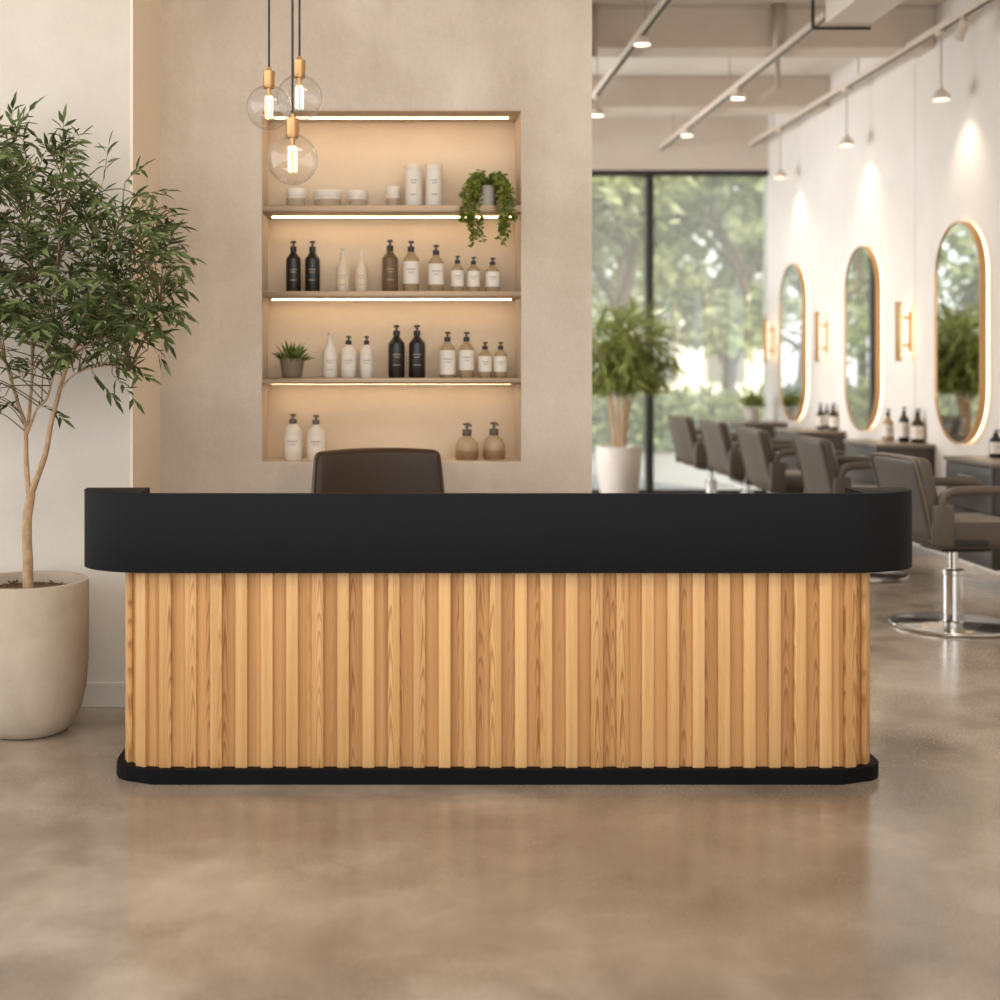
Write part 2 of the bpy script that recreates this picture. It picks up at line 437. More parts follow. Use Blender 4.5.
b = MB(); b.box(-5.5, XR + .2, -.6, YB + .2, HC, HC + .2); struct(b.build('ceiling', M['ceiling'], smooth=False))
# window wall: header over the glass
WZ = EYE + (PY0 - 170) * YB / F
b = MB(); b.box(-1.7, XR, YB, YB + .2, WZ, HC); struct(b.build('wall_back', M['beam'], smooth=False))
b = MB(); b.box(-1.7, XR, 10.46, 10.80, 3.88, HC, .01); struct(b.build('trim_3', M['beam'], smooth=False))
b = MB(); b.box(-1.7, XR, 12.98, 13.32, 3.90, HC, .01); struct(b.build('trim_4', M['beam'], smooth=False))
# narrow wall step near the first mirror
b = MB(); b.box(XR - .004, XR, 10.86, 10.92, .12, HC, .001); struct(b.build('trim_5', M['salon_wall'], smooth=False))

# window: frame, mullions, panes
win = bpy.data.objects.new('window_1', None); COL.objects.link(win); struct(win); win.location = (0, YB, 0)
b = MB()
b.box(-1.7, XR, .0, .10, WZ - .06, WZ); b.box(-1.7, XR, 0, .10, 0, .05)
for mx in (-1.66, .88, (650 - PX0) * YB / F):
    wdt = .038 if mx < 4 else .022
    b.box(mx - wdt, mx + wdt, -.02, .12, .05, WZ - .06)
fr = b.build('frame', M['frame'], win, smooth=False)
for x0, x1 in ((-1.62, .84), (.92, 2.815), (2.891, XR - .003)):
    b = MB(); b.box(x0, x1, .045, .055, .05, WZ - .06); b.build('pane', M['pane'], win, smooth=False)

# ------------------------------------------------------------------ reception desk
YF = 4.66
desk = thing('reception_desk', 'long reception desk with black band top and upright oak slats on a black plinth', 'desk', (.36, YF, 0))
DX = .36
def loc_outline(pts): return [(x - DX, y - YF) for x, y in pts]
xl = (85 - PX0) * (YF + .2) / F; xr = (910 - PX0) * (YF + .2) / F
fl = (150 - PX0) * YF / F; frr = (845 - PX0) * YF / F
ry = .205; yb = YF + .245
il = (150 - PX0) * yb / F; ir = (845 - PX0) * yb / F
out = []
out += list(reversed(arc(fl, YF + ry, fl - xl, ry, PI, 1.5 * PI, 14)))          # front-left curve: from front to side
out = [(fl, YF)] + out[1:]
out += [(xl, yb), (il, yb), (il, YF + .03), (ir, YF + .03), (ir, yb), (xr, yb)]
out += list(reversed(arc(frr, YF + ry, xr - frr, ry, 1.5 * PI, 2 * PI, 14)))
b = MB(); b.prism(loc_outline(out), .7265, .9986, bev=.002)
b.build('counter_band', M['black'], desk, ang=30)
# body
bx0 = (126 - PX0) * 4.82 / F; bx1 = (868 - PX0) * 4.82 / F; SF = 4.688; RB = .135; BACK = 5.30
SD = .018                              # slat depth
def body_outline(inset):
    r = RB - inset; o = []
    o += arc(bx0 + RB, SF + RB, r, r, PI, 1.5 * PI, 8) + arc(bx1 - RB, SF + RB, r, r, 1.5 * PI, 2 * PI, 8)
    return o + [(bx1 - inset, BACK), (bx0 + inset, BACK)]
b = MB(); b.prism(loc_outline(body_outline(SD)), .051, .7265); b.build('body_panel', M['backing'], desk, ang=40)
b = MB(); b.box(bx0 + .03 - DX, bx1 - .03 - DX, SF + .12 - YF, BACK + .1 - YF, .7265, .757, .004); b.build('worktop', M['black'], desk)
px0_, px1_ = (117 - PX0) * 4.80 / F, (877 - PX0) * 4.80 / F
pf = 4.663; pl_, pr_ = (152 - PX0) * pf / F, (843 - PX0) * pf / F
pout = [(pl_, pf), (px0_ + .05, pf + .045), (px0_ + .02, pf + .075), (px0_ + .004, pf + .11), (px0_, pf + .16), (px0_, BACK + .03), (px1_, BACK + .03), (px1_, pf + .16), (px1_ - .004, pf + .11), (px1_ - .02, pf + .075), (px1_ - .05, pf + .045), (pr_, pf)]
b = MB(); b.prism(loc_outline(pout), 0, .051, bev=.002); b.build('plinth', M['black2'], desk, ang=20)
# slats along the outline
pitch = 25.42 * SF / F; x_first = (159 + 6 - PX0) * SF / F
slat_me = None
def slat(x, y, ang):
    global slat_me
    if slat_me is None:
        m = MB(); m.box(-.0205, .0205, -SD, .0, .051, .7262, .0016, 2)
        o = m.build('slat', M['slat'], desk); slat_me = o
    else:
        o = slat_me.copy(); COL.objects.link(o); o.parent = desk
    o.location = (x - DX, y - YF, 0); o.rotation_euler = (0, 0, ang)
# local slat: outer face at local y=-SD; root at the backing surface
r_in = RB - SD; La = r_in * PI / 2
sx0 = bx0 + RB; sx1 = bx1 - RB         # ends of straight front
k = 0; xs = []
x = x_first
while x > sx0: x -= pitch
s_start = x + pitch                    # first slat on the straight front
x = s_start
while x <= sx1 + 1e-6:
    slat(x, SF + SD, 0); x += pitch
# left corner + side, then right
for sgn, xc, rem in ((-1, sx0, s_start - sx0), (1, sx1, sx1 - (x - pitch))):
    s = pitch - rem
    while True:
        so = s
        a = so / (RB - SD * .4)
        if a < PI / 2:
            slat(xc + sgn * r_in * math.sin(a), SF + RB - r_in * math.cos(a), sgn * a)
        else:
            yy = SF + RB + (a - PI / 2) * (RB - SD * .4)
            if yy > BACK - .03: break
            slat(xc + sgn * r_in, yy, sgn * PI / 2)
        s += pitch

# ------------------------------------------------------------------ niche shelves and goods
def shelf(ytop, ybot, lab):
    zt = EYE - (ytop - PY0) * YN / F; zb = EYE - (ybot - PY0) * YN / F
    t = thing('niche_shelf', lab, 'shelf', ((nx0 + nx1) / 2, YN + .004, zb), 0, 'bronze shelves in the lit wall niche')
    h = zt - zb; w = (nx1 - nx0) / 2 - e
    b = MB(); b.box(-w, w, 0, ND - e - .004, 0, h, .002); b.build('board', M['bronze'], t)
    b = MB(); b.box(-w + .03, w - .03, .20, .214, -.004 if zt > 1.5 else -.0033, 0); b.build('light_strip', M['led'], t, smooth=False)
    return zt
Z1 = shelf(205, 212, 'top bronze shelf of the niche, carrying the trailing plant and white boxes')
Z2 = shelf(291, 297, 'middle bronze shelf of the niche, carrying the amber and small pump bottles')
Z3 = shelf(378, 384, 'lowest bronze shelf of the niche, carrying the spiky potted plant')
Z4 = nz0 + e
b = MB(); b.box(nx0 + .05, nx1 - .05, YN + .17, YN + .184, nz1 - e - .004, nz1 - e)
tag(b.build('light_strip', M['led'], smooth=False), 'warm glowing light strip under the top edge of the wall niche', 'light')

FA0, FA1 = PI + .12, 2 * PI - .12
def bottle(px, top, w, base, lab, cat_group, kind, shape='round', dy=.16, name='pump_bottle', yfix=None, xfix=None, zz=None):
    """px centre, top pixel, pixel width, base z; sized at its own depth"""
    Y = YN + dy if yfix is None else yfix
    X = (px - PX0) * Y / F
    zb = base
    ht = EYE - (top - PY0) * Y / F - zb
    r = w * Y / F / 2
    t = thing(name, lab, 'bottle', (X, Y, zb), 0, cat_group)
    K = kind
    if shape == 'round':
        hb = ht * .70; hs = ht * .79
        prof = [(r * .9, 0), (r, .006), (r, hb - r * .5), (r * .93, hb - r * .22), (r * .70, hb + r * .06), (r * .36, hs - .002), (r * .34, hs)]
    elif shape == 'slim':
        hb = ht * .60; hs = ht * .80
        prof = [(r * .92, 0), (r, .006), (r, hb - r * .4), (r * .86, hb), (r * .52, hb + (hs - hb) * .45), (r * .34, hs - .004), (r * .33, hs)]
    else:  # squat jar
        hb = ht * .52; hs = ht * .66
        prof = [(r * .86, 0), (r * .95, .006), (r, hb * .25), (r, hb * .66), (r * .93, hb * .88), (r * .74, hb * 1.06), (r * .46, hs - .008), (r * .36, hs - .004), (r * .35, hs)]
    b = MB(); b.lathe(prof, n=20); b.build('body', M[K['body']], t, ang=50)
    if shape == 'jar':
        b = MB(); pr2 = [(r * .86 + .0008, .001), (r * .955, .0065), (r + .001, hb * .25), (r + .001, hb * .50)]
        b.lathe(pr2, n=20, cap0=False, cap1=False); b.build('gel', M['taupe_gel'], t)
    if K.get('label'):
        z0, z1 = hb * K.get('l0', .16), hb * K.get('l1', .82)
        if shape == 'round': z1 = min(z1, hb - r * .5)
        b = MB(); b.sleeve(r + .0007, z0, z1, FA0 - .1, FA1 + .1)
        if K['label'] == 'lab_white':
            zm = z0 + (z1 - z0) * .62
            b.sleeve(r + .0012, zm, zm + ht * .018, 1.5 * PI - .55, 1.5 * PI + .55, 8, 1)
            b.sleeve(r + .0012, zm - ht * .05, zm - ht * .04, 1.5 * PI - .4, 1.5 * PI + .4, 8, 1)
            b.sleeve(r + .0012, zm - ht * .075, zm - ht * .068, 1.5 * PI - .3, 1.5 * PI + .3, 8, 1)
        b.build('paper_label', [M[K['label']], M['ink']], t)
    elif K.get('print'):
        zm = hb * .62
        for dz, hw in ((0, .5), (-ht * .05, .34), (-ht * .20, .45)):
            b = MB(); b.sleeve(r + .0007, zm + dz, zm + dz + ht * .012, 1.5 * PI - hw, 1.5 * PI + hw, 8)
            b.build('printed_line', M[K['print']], t)
    # pump: collar, stem, head with spout
    b = MB(); rc = max(r * .40, .009); hh = ht - hs
    b.lathe([(rc, hs), (rc * 1.05, hs + hh * .1), (rc * 1.05, hs + hh * .46), (rc * .8, hs + hh * .5), (rc * .36, hs + hh * .52), (rc * .34, hs + hh * .80), (rc * .85, hs + hh * .82), (rc * .9, hs + hh * .97), (rc * .6, ht)], n=14)
    a = K.get('turn', -1.2)
    zt = hs + hh * .91
    b.tube([(0, 0, zt), (math.cos(a) * r * .55, math.sin(a) * r * .55, zt), (math.cos(a) * r * .85, math.sin(a) * r * .85, zt - hh * .10)], [rc * .42, rc * .34, rc * .26], 8)
    b.build('pump', M[K['pump']], t, ang=45)
    return t
KB = dict(body='b_black', pump='p_black', print='ink_pale', turn=-1.9)
KW = dict(body='b_white', pump='p_white', print='ink')
KWB = dict(body='b_white', pump='p_black', label='lab_white', l0=.25, l1=.78)
KA = dict(body='amber', pump='p_black', print='ink_pale')
KAL = dict(body='honey', pump='p_black', label='lab_white', l0=.24, l1=.86)
KP = dict(body='b_pearl', pump='p_white', print='ink')
KG = dict(body='clear', pump='p_steel')
G2 = 'pump bottles on the middle niche shelf'; G3 = 'pump bottles on the lowest niche shelf'; G4 = 'pump bottles on the niche sill'
for a in (
    (293.5, 241, 15, Z2, 'tall black pump bottle, leftmost on the middle niche shelf', G2, KB),
    (312.5, 241, 15, Z2, 'tall black pump bottle beside the milky bottles on the middle niche shelf', G2, KB),
    (343, 248, 14, Z2, 'milky white bottle just right of the black pair, middle niche shelf', G2, KP, 'slim'),
    (361.5, 249, 13, Z2, 'milky white bottle just left of the brown amber bottle, middle niche shelf', G2, KP, 'slim'),
    (390, 240, 16, Z2, 'brown amber pump bottle without white label on the middle niche shelf', G2, KA),
    (411, 241, 16, Z2, 'honey coloured pump bottle with white label right beside the brown amber bottle', G2, KAL),
    (436, 245, 15.5, Z2, 'honey pump bottle with white label standing alone mid right on the middle shelf', G2, KAL),
    (457.5, 256, 12.5, Z2, 'small white labelled pump bottle, leftmost of three small ones on middle shelf', G2, KAL),
    (473.5, 257, 12.5, Z2, 'small white labelled pump bottle, middle of three small ones on middle shelf', G2, KAL),
    (492.5, 258, 14, Z2, 'small white labelled pump bottle, rightmost on the middle niche shelf', G2, KAL),
    (330, 332, 15, Z3, 'white bottle with white pump next to the spiky plant on the lowest shelf', G3, KW, 'slim'),
    (348.5, 336, 15, Z3, 'wider white bottle with black pump between two white bottles, lowest shelf', G3, KWB),
    (366.5, 336, 13, Z3, 'narrow white bottle with black pump just left of the black pair, lowest shelf', G3, KWB),
    (396.5, 325, 16.5, Z3, 'tall black pump bottle, left of the pair on the lowest niche shelf', G3, KB),
    (417, 325, 16.5, Z3, 'tall black pump bottle, right of the pair on the lowest niche shelf', G3, KB),
    (447.5, 332, 15.5, Z3, 'tall white labelled pump bottle right beside the black pair, lowest shelf', G3, dict(KAL, l0=.1)),
    (466.5, 332, 15, Z3, 'tall white labelled bottle with honey base beside the two small bottles, lowest shelf', G3, KAL),
    (485, 342, 13, Z3, 'small white labelled pump bottle, left of the small pair on the lowest shelf', G3, KAL),
    (500.5, 342, 13, Z3, 'small white labelled pump bottle, rightmost on the lowest niche shelf', G3, KAL),
    (293, 414, 18.5, Z4, 'large white pump bottle, leftmost on the niche sill', G4, dict(KWB, pump='p_steel')),
    (316, 415, 18, Z4, 'large white pump bottle on the niche sill, next to the office chair back', G4, dict(KWB, pump='p_steel')),
    (467, 423, 23, Z4, 'squat clear jar half full of taupe gel with grey pump, left of pair', G4, KG, 'jar'),
    (494, 422, 22, Z4, 'squat clear jar of taupe gel with grey pump, rightmost on the niche sill', G4, KG, 'jar'),
): bottle(*a)

# jars and cartons on the top shelf
GT = 'jars and cartons on the top niche shelf'
def tub(px, top, w, lab, name='cream_jar', dy=.17):
    Y = YN + dy; r = w * Y / F / 2; X = (px - PX0) * Y / F; h = EYE - (top - PY0) * Y / F - Z1
    t = thing(name, lab, 'jar', (X, Y, Z1), 0, GT)
    hl = h * .62
    b = MB(); b.lathe([(r * .95, 0), (r, .004), (r, hl - .002), (r * .96, hl)], n=28); b.build('body', M['b_white'], t)
    b = MB(); b.lathe([(r * .99, hl), (r * 1.02, hl + .003), (r * 1.02, h - .004), (r * .97, h)], n=28); b.build('lid', M['lab_white'], t)
    b = MB(); b.sleeve(r + .0007, hl * .2, hl * .8, FA0 + .3, FA1 - .3); b.build('paper_label', M['ink_pale'], t)
tub(296.5, 189, 20, 'white lidded cream jar, leftmost on the top niche shelf')
tub(328, 191, 29, 'wide flat white lidded tub second from left on the top niche shelf')
tub(358, 191, 20, 'low white lidded jar third from left on the top niche shelf')
tub(393, 187, 14, 'small pale jar just left of the two tall cartons', dy=.22)
def carton(px, top, w, lab):
    Y = YN + .16; r = w * Y / F / 2; X = (px - PX0) * Y / F; h = EYE - (top - PY0) * Y / F - Z1
    t = thing('product_tube', lab, 'carton', (X, Y, Z1), 0, GT)
    b = MB(); b.lathe([(r * .96, 0), (r, .003), (r, h * .86)], n=28); b.build('body', M['lab_white'], t)
    b = MB(); b.lathe([(r * 1.01, h * .865), (r * 1.015, h * .87), (r * 1.015, h - .003), (r * .97, h)], n=28); b.build('lid', M['b_white'], t)
    for dz, hw in ((.62, .4), (.56, .28), (.3, .35)):
        b = MB(); b.sleeve(r + .0007, h * dz, h * dz + .004, 1.5 * PI - hw, 1.5 * PI + hw, 8)
        b.build('printed_line', M['ink'], t)
carton(413.5, 165, 17, 'tall white cylindrical carton, left of the pair on the top niche shelf')
carton(434, 165, 17, 'tall white cylindrical carton, right of the pair on the top niche shelf')

# trailing plant on the top shelf
rnd = random.Random(5)
Yp = YN + .10; Xp = (487 - PX0) * Yp / F
tp = thing('trailing_plant', 'small white pot of trailing green vine hanging over the top niche shelf', 'plant', (Xp, Yp, Z1))
b = MB(); b.lathe([(.030, 0), (.034, .004), (.038, .098), (.038, .102), (.034, .102), (.033, .085), (.0, .085)], n=24, cap1=False); b.build('pot', M['white_pot'], tp)
b = MB(); st = MB()
def vine_leaf(p, d):
    d = Vector(d) + Vector((rnd.uniform(-.7, .7), rnd.uniform(-.7, .4), rnd.uniform(-.5, .5)))
    b.leaf(p, d, Vector((rnd.uniform(-.6, .6), -1, rnd.uniform(0, .9))), rnd.uniform(.018, .030), rnd.uniform(.011, .017))
def strand(ang, reach, drop, rise):
    cx, cy = math.cos(ang), math.sin(ang)
    if cy > .2: cy *= .5
    pts = [(0, 0, .09), (cx * reach * .5, cy * reach * .5, .105 + rise), (cx * reach * .95, cy * reach * .95, .06 + rise * .4), (cx * reach + rnd.uniform(-.01, .01), cy * reach, -.02 - drop * .25),
           (cx * reach * .95 + rnd.uniform(-.02, .02), cy * reach, -.02 - drop * .65), (cx * reach * .92 + rnd.uniform(-.02, .02), cy * reach, -.02 - drop)]
    c = bez(pts, 7); st.tube(c, .0013, 5)
    for i in range(2, len(c)):
        for q in range(2 if i < 22 else 1 + (rnd.random() < .6)):
            vine_leaf(c[i] + Vector((0, 0, rnd.uniform(-.006, .006))), (rnd.uniform(-1, 1), rnd.uniform(-1, .3), -.5))
# strands falling in front of the shelf edge
for (dx, drop) in ((-.105, .13), (-.095, .09), (-.08, .17), (-.065, .12), (-.05, .15), (.055, .10), (.07, .155), (.08, .12), (.095, .08), (-.12, .05), (.108, .05), (.06, .14), (-.07, .06)):
    fy = -.135 - rnd.uniform(0, .02)
    ang = math.atan2(fy, dx); strand(ang, math.hypot(dx, fy), drop, rnd.uniform(.03, .06))
for i in range(40):
    a = rnd.uniform(-PI / 2 + .55, 1.5 * PI - .55); R = rnd.uniform(.05, .105); cx, cy = math.cos(a), math.sin(a) * .8
    c = bez([(0, 0, .09), (cx * R * .6, cy * R * .6, .12 + rnd.uniform(0, .04)), (cx * R, cy * R, .09 + rnd.uniform(-.02, .03)), (cx * R * 1.18, cy * R * 1.1, .035 + rnd.uniform(-.02, .03))], 6)
    st.tube(c, .0013, 5)
    for p in c[3:]:
        for q in range(2): vine_leaf(p, (cx, cy, rnd.uniform(-.6, .6)))
st.build('stems', M['leaf2'], tp); b.build('foliage', M['leaf2'], tp, smooth=False)

# spiky plant on the lowest shelf
Yp = YN + .15; Xp = (292 - PX0) * Yp / F; R = 12.5 * Yp / F
sp_ = thing('spiky_plant', 'small spiky green succulent in a taupe pot on the lowest niche shelf', 'plant', (Xp, Yp, Z3))
b = MB(); b.lathe([(R * .68, 0), (R * .76, .004), (R, .088), (R, .092), (R * .9, .092), (R * .88, .078), (0, .078)], n=24, cap1=False)
b.build('pot', simple('taupe ceramic', lin(126, 108, 88), .6, 0, .08, 30), sp_)
b = MB()
for i in range(80):
    a = rnd.uniform(0, 2 * PI); el = rnd.uniform(.15, 1.45); L = rnd.uniform(.080, .118) * (1.0 if el < .9 else 1.05)
    d = Vector((math.cos(a) * math.cos(el), math.sin(a) * math.cos(el), math.sin(el)))
    b.leaf((math.cos(a) * .01, math.sin(a) * .01, .076), d, (0, 0, 1), L, .014, fold=.5, droop=.06)
b.build('leaves', M['leaf3'], sp_, smooth=False)

# ------------------------------------------------------------------ pendants
def pendant(px, py, rpx, Y, cpx, lab):
    R = rpx * Y / F; c = P(px, py, Y)
    t = thing('pendant_lamp', lab, 'lamp', (c.x, c.y, c.z), 0, 'globe pendants over the desk')
    k = R / .085
    hs = R * .985
    prof = [(R * math.sin(a), -R * math.cos(a)) for a in [PI * i / 22 for i in range(0, 21)]]
    prof[0] = (.0005, -R)
    b = MB(); b.lathe(prof, n=40, cap1=False); b.build('globe', M['globe'], t, ang=180)
    rs = .0225 * k
    b = MB(); b.lathe([(rs * .85, R * .84), (rs, R * .90), (rs, R * .94 + .050 * k), (rs * 1.03, R * .94 + .052 * k), (rs * 1.03, R * .94 + .056 * k), (rs * .5, R * .94 + .060 * k), (rs * .3, R * .94 + .072 * k)], n=24)
    b.build('socket', M['brass'], t, ang=40)
    b = MB(); b.tube([(0, 0, R * .94 + .070 * k), (0, 0, HC - c.z)], .0042, 8); b.build('cord', M['cord'], t)
    b = MB(); b.lathe([(.05, HC - c.z - .025), (.05, HC - c.z)], n=24); b.build('ceiling_rose', M['brass'], t)
    # filament bulb: stem and four long filaments
    b = MB(); b.lathe([(.006 * k, R * .5), (.010 * k, R * .84)], n=12); b.build('bulb_stem', M['brass'], t)
    b = MB()
    for i in range(4):
        a = 2 * PI * i / 4 + .4; x, y = .0135 * k * math.cos(a), .0135 * k * math.sin(a)
        b.tube([(x * .7, y * .7, R * .52), (x, y, R * .38), (x, y, -R * .42), (x * .8, y * .8, -R * .5)], .0012 * k, 6)
    b.build('filament', M['filament'], t)
    return c, R
pend = [pendant(269, 107.5, 22.5, 4.95, 271, 'clear glass globe pendant with brass socket, leftmost of the three'),
        pendant(299.5, 97.5, 23, 5.1, 299, 'clear glass globe pendant with brass socket, highest and rightmost of the three'),
        pendant(292.5, 159.5, 25.5, 4.6, 293, 'clear glass globe pendant with brass socket, hanging lowest of the three')]

# ------------------------------------------------------------------ potted tree (front left)
YT = 5.36; cpot = P(27, 740, YT)
tree = thing('potted_tree', 'slender leafy tree in a big rounded stone pot beside the reception desk', 'plant', (cpot.x, YT, 0))
b = MB(); hp = .60
prof = [(0.001, 0), (.128, 0), (.150, .006), (.178, .035), (.204, .09), (.222, .17), (.230, .27), (.232, .40), (.232, hp - .01), (.228, hp), (.208, hp), (.203, hp - .012), (.200, hp - .06), (.0, hp - .06)]
prof = [(r * 1.03, z * .99) for r, z in prof]
b.lathe(prof, n=56, cap0=False, cap1=False)
pot = b.build('pot', M['stone_pot'], tree, ang=40)
b = MB(); b.lathe([(.199, hp - .062), (.199, hp - .048), (0.001, hp - .036)], n=40, cap1=False)
for i in range(180):
    a = rnd.uniform(0, 2 * PI); r = .19 * math.sqrt(rnd.random())
    b.leaf((r * math.cos(a), r * math.sin(a), hp - .045), (rnd.uniform(-1, 1), rnd.uniform(-1, 1), rnd.uniform(.1, .6)), (0, 0, 1), .022, .012)
b.build('soil', M['soil'], pot, smooth=False)
def TP(px, py, dy=0.0):
    p = P(px, py, YT + dy); return Vector((p.x - cpot.x, dy, p.z))
br = []       # (points, radii)
def branch(pts, r0, r1):
    c = bez(pts, 6); n = len(c)
    rr = [r0 + (r1 - r0) * (i / (n - 1)) ** .85 for i in range(n)]
    # small kinks
    for i in range(1, n - 1):
        c[i] = c[i] + Vector((noise.noise(c[i] * 9) * .006, noise.noise(c[i] * 9 + Vector((5, 5, 5))) * .006, 0))
    br.append((c, rr)); return c
branch([TP(28, 592), TP(28, 560), TP(27, 530), TP(29, 508), TP(31, 492)], .021, .0175)
branch([TP(31, 494), TP(41, 470, -.02), TP(49, 435, -.04), TP(58, 395, -.06), TP(73, 352, -.07), TP(90, 308, -.08), TP(104, 262, -.08), TP(122, 215, -.1)], .014, .003)
branch([TP(29, 497), TP(26, 465, .02), TP(26, 432, .03), TP(18, 405, .05), TP(8, 370, .08), TP(-4, 325, .1), TP(-16, 262, .12), TP(-20, 200, .12)], .012, .003)
branch([TP(26, 436, .03), TP(30, 400, .05), TP(32, 350, .06), TP(31, 300, .07), TP(27, 240, .08), TP(18, 180, .08), TP(11, 122, .06)], .008, .002)
branch([TP(27, 434, .03), TP(36, 412, 0), TP(48, 395, -.1), TP(55, 360, -.18), TP(52, 300, -.22), TP(60, 230, -.22), TP(64, 140, -.2)], .006, .002)
branch([TP(60, 390, -.06), TP(72, 376, -.12), TP(92, 368, -.16), TP(112, 366, -.18), TP(130, 371, -.2)], .004, .0015)
branch([TP(75, 348, -.07), TP(98, 322, .02), TP(122, 290, .08), TP(150, 255, .1), TP(172, 228, .1)], .006, .002)
branch([TP(72, 354, -.07), TP(98, 340, -.14), TP(125, 325, -.18), TP(160, 305, -.2)], .005, .0018)
branch([TP(84, 322, -.08), TP(86, 280, .06), TP(92, 230, .14), TP(104, 178, .15)], .005, .0018)
branch([TP(5, 362, .08), TP(-20, 335, .0), TP(-50, 290, -.05), TP(-72, 230, -.05)], .005, .0018)
branch([TP(31, 320, .07), TP(10, 290, .0), TP(-10, 250, -.12), TP(-30, 170, -.15)], .005, .0018)
branch([TP(53, 330, -.2), TP(36, 280, -.26), TP(25, 220, -.28), TP(35, 160, -.25)], .004, .0015)
poly = [(-85, 200), (-60, 130), (-20, 112), (5, 100), (18, 112), (24, 140), (45, 160), (60, 128), (74, 130), (78, 158), (98, 172), (110, 164), (132, 176), (158, 186), (172, 202), (184, 225), (192, 262), (196, 292), (186, 300), (190, 318), (170, 326), (140, 332), (112, 345), (92, 352), (74, 345), (62, 362), (40, 350), (20, 372), (0, 400), (-40, 390), (-80, 330)]
def inside(x, y):
    c = False; j = len(poly) - 1
    for i in range(len(poly)):
        xi, yi = poly[i]; xj, yj = poly[j]
        if (yi > y) != (yj > y) and x < (xj - xi) * (y - yi) / (yj - yi) + xi: c = not c
        j = i
    return c
allp = [(p, r) for c, rr in br[1:] for p, r in list(zip(c, rr))[6:]]
fol = MB(); twg = MB()
rt = random.Random(11)
def spray(p0, d, L, nl, down=.35):
    d = Vector(d).normalized()
    pts = [p0 + d * (L * t) + Vector((0, 0, -down * L * t * t)) for t in (0, .25, .5, .75, 1)]
    twg.tube(pts, [.0016, .0014, .0012, .001, .0007], 4, cap=False)
    for i in range(nl):
        t = (i + .6) / nl; k = min(int(t * 4), 3)
        p = pts[k].lerp(pts[k + 1], t * 4 - k); tang = (pts[k + 1] - pts[k]).normalized()
        side = tang.cross(Vector((rt.uniform(-.3, .3), rt.uniform(-.3, .3), 1))).normalized() * (1 if i % 2 else -1)
        ld = tang * rt.uniform(.4, .8) + side * rt.uniform(.5, 1.0) + Vector((rt.uniform(-.3, .2), rt.uniform(-.3, .3), rt.uniform(-.6, .4)))
        fol.leaf(p, ld, Vector((rt.uniform(-.6, .6), rt.uniform(-1.6, .1), 1)), rt.uniform(.050, .080), rt.uniform(.014, .0205), fold=.25, droop=rt.uniform(0, .25))
    fol.leaf(pts[-1], tang, Vector((0, -.6, 1)), .075, .018)
cnt = 0
while cnt < 480:
    x, y = rt.uniform(-85, 198), rt.uniform(100, 400)
    if not inside(x + max(0, x - 60) * .10, y - 8): continue
    lower = y > 330
    if lower and rt.random() < .45: continue
    dep = rt.uniform(-.48, .14)
    q = TP(x, y, dep)
    # nearest branch point below it
    best = min(allp, key=lambda a: (a[0] - q + Vector((0, 0, .14))).length)[0]
    v = q - best
    if v.length > .42: continue
    start = best
    L = rt.uniform(.10, .17)
    d = (v.normalized() if v.length > .02 else Vector((rt.uniform(-1, 1), rt.uniform(-1, 1), .5))) + Vector((rt.uniform(-.7, .7), rt.uniform(-.5, .3), rt.uniform(-.5, .6)))
    d.normalize(); q0 = q - d * (L * .55)
    if (q0 - best).length > .03:
        mid = (best + q0) / 2 + Vector((0, 0, .015))
        twg.tube(bez([best, mid, q0], 3), [.0028, .0026, .0024, .0022, .002, .0018, .0016], 5, cap=False)
    spray(q0, d, L, rt.randint(7, 10), rt.uniform(.1, .7)); cnt += 1
# edge sprays that shape the outline
for (x, y, dx, dz, dep) in ((10, 132, .1, 1, .06), (16, 130, .5, .8, 0), (4, 135, -.4, .9, .1), (62, 150, .1, 1, -.2), (66, 155, .6, .8, -.2), (56, 160, -.5, .8, -.1), (156, 226, 1, .1, .1), (162, 250, 1, -.1, .0), (166, 276, 1, -.5, -.1), (160, 296, .8, -.7, -.15), (148, 306, .9, -.3, -.2), (105, 172, .2, 1, .1), (125, 182, .6, .7, 0), (140, 196, .9, .3, .1), (148, 210, 1, .2, .1),
                           (112, 366, 1, .1, -.18), (122, 370, 1, -.1, -.2), (100, 366, .9, .4, -.17), (92, 372, .6, -.6, -.16), (112, 374, .7, -.6, -.18), (80, 372, .5, .7, -.14), (40, 165, .3, .9, -.2), (140, 330, .7, -.8, -.2), (120, 335, .4, -.8, -.15), (150, 314, .6, -.8, -.1), (18, 400, -.6, -.2, .05), (6, 395, -.8, -.4, .08), (40, 405, .5, -.2, -.03)):
    q = TP(x, y, dep); best = min(allp, key=lambda a: (a[0] - q).length)[0]
    twg.tube(bez([best, (best + q) / 2 + Vector((0, 0, .02)), q], 3), [.0028, .0026, .0024, .0022, .002, .0018, .0016], 5, cap=False)
    spray(q, (dx, rt.uniform(-.4, .1), dz), rt.uniform(.09, .13), 8, .15)
b = MB()
for c, rr in br: b.tube(c, rr, 10)
for q in fol.v + twg.v:
    if q.y > .26: q.y = .26 + (q.y - .26) * .1
b.add(twg.v, twg.f, 1)
tk = b.build('trunk', [M['bark'], simple('olive twig', lin(98, 86, 56), .8, 0, .15, 40)], tree, ang=180)
fol.build('foliage', M['leaf'], tree, smooth=False)

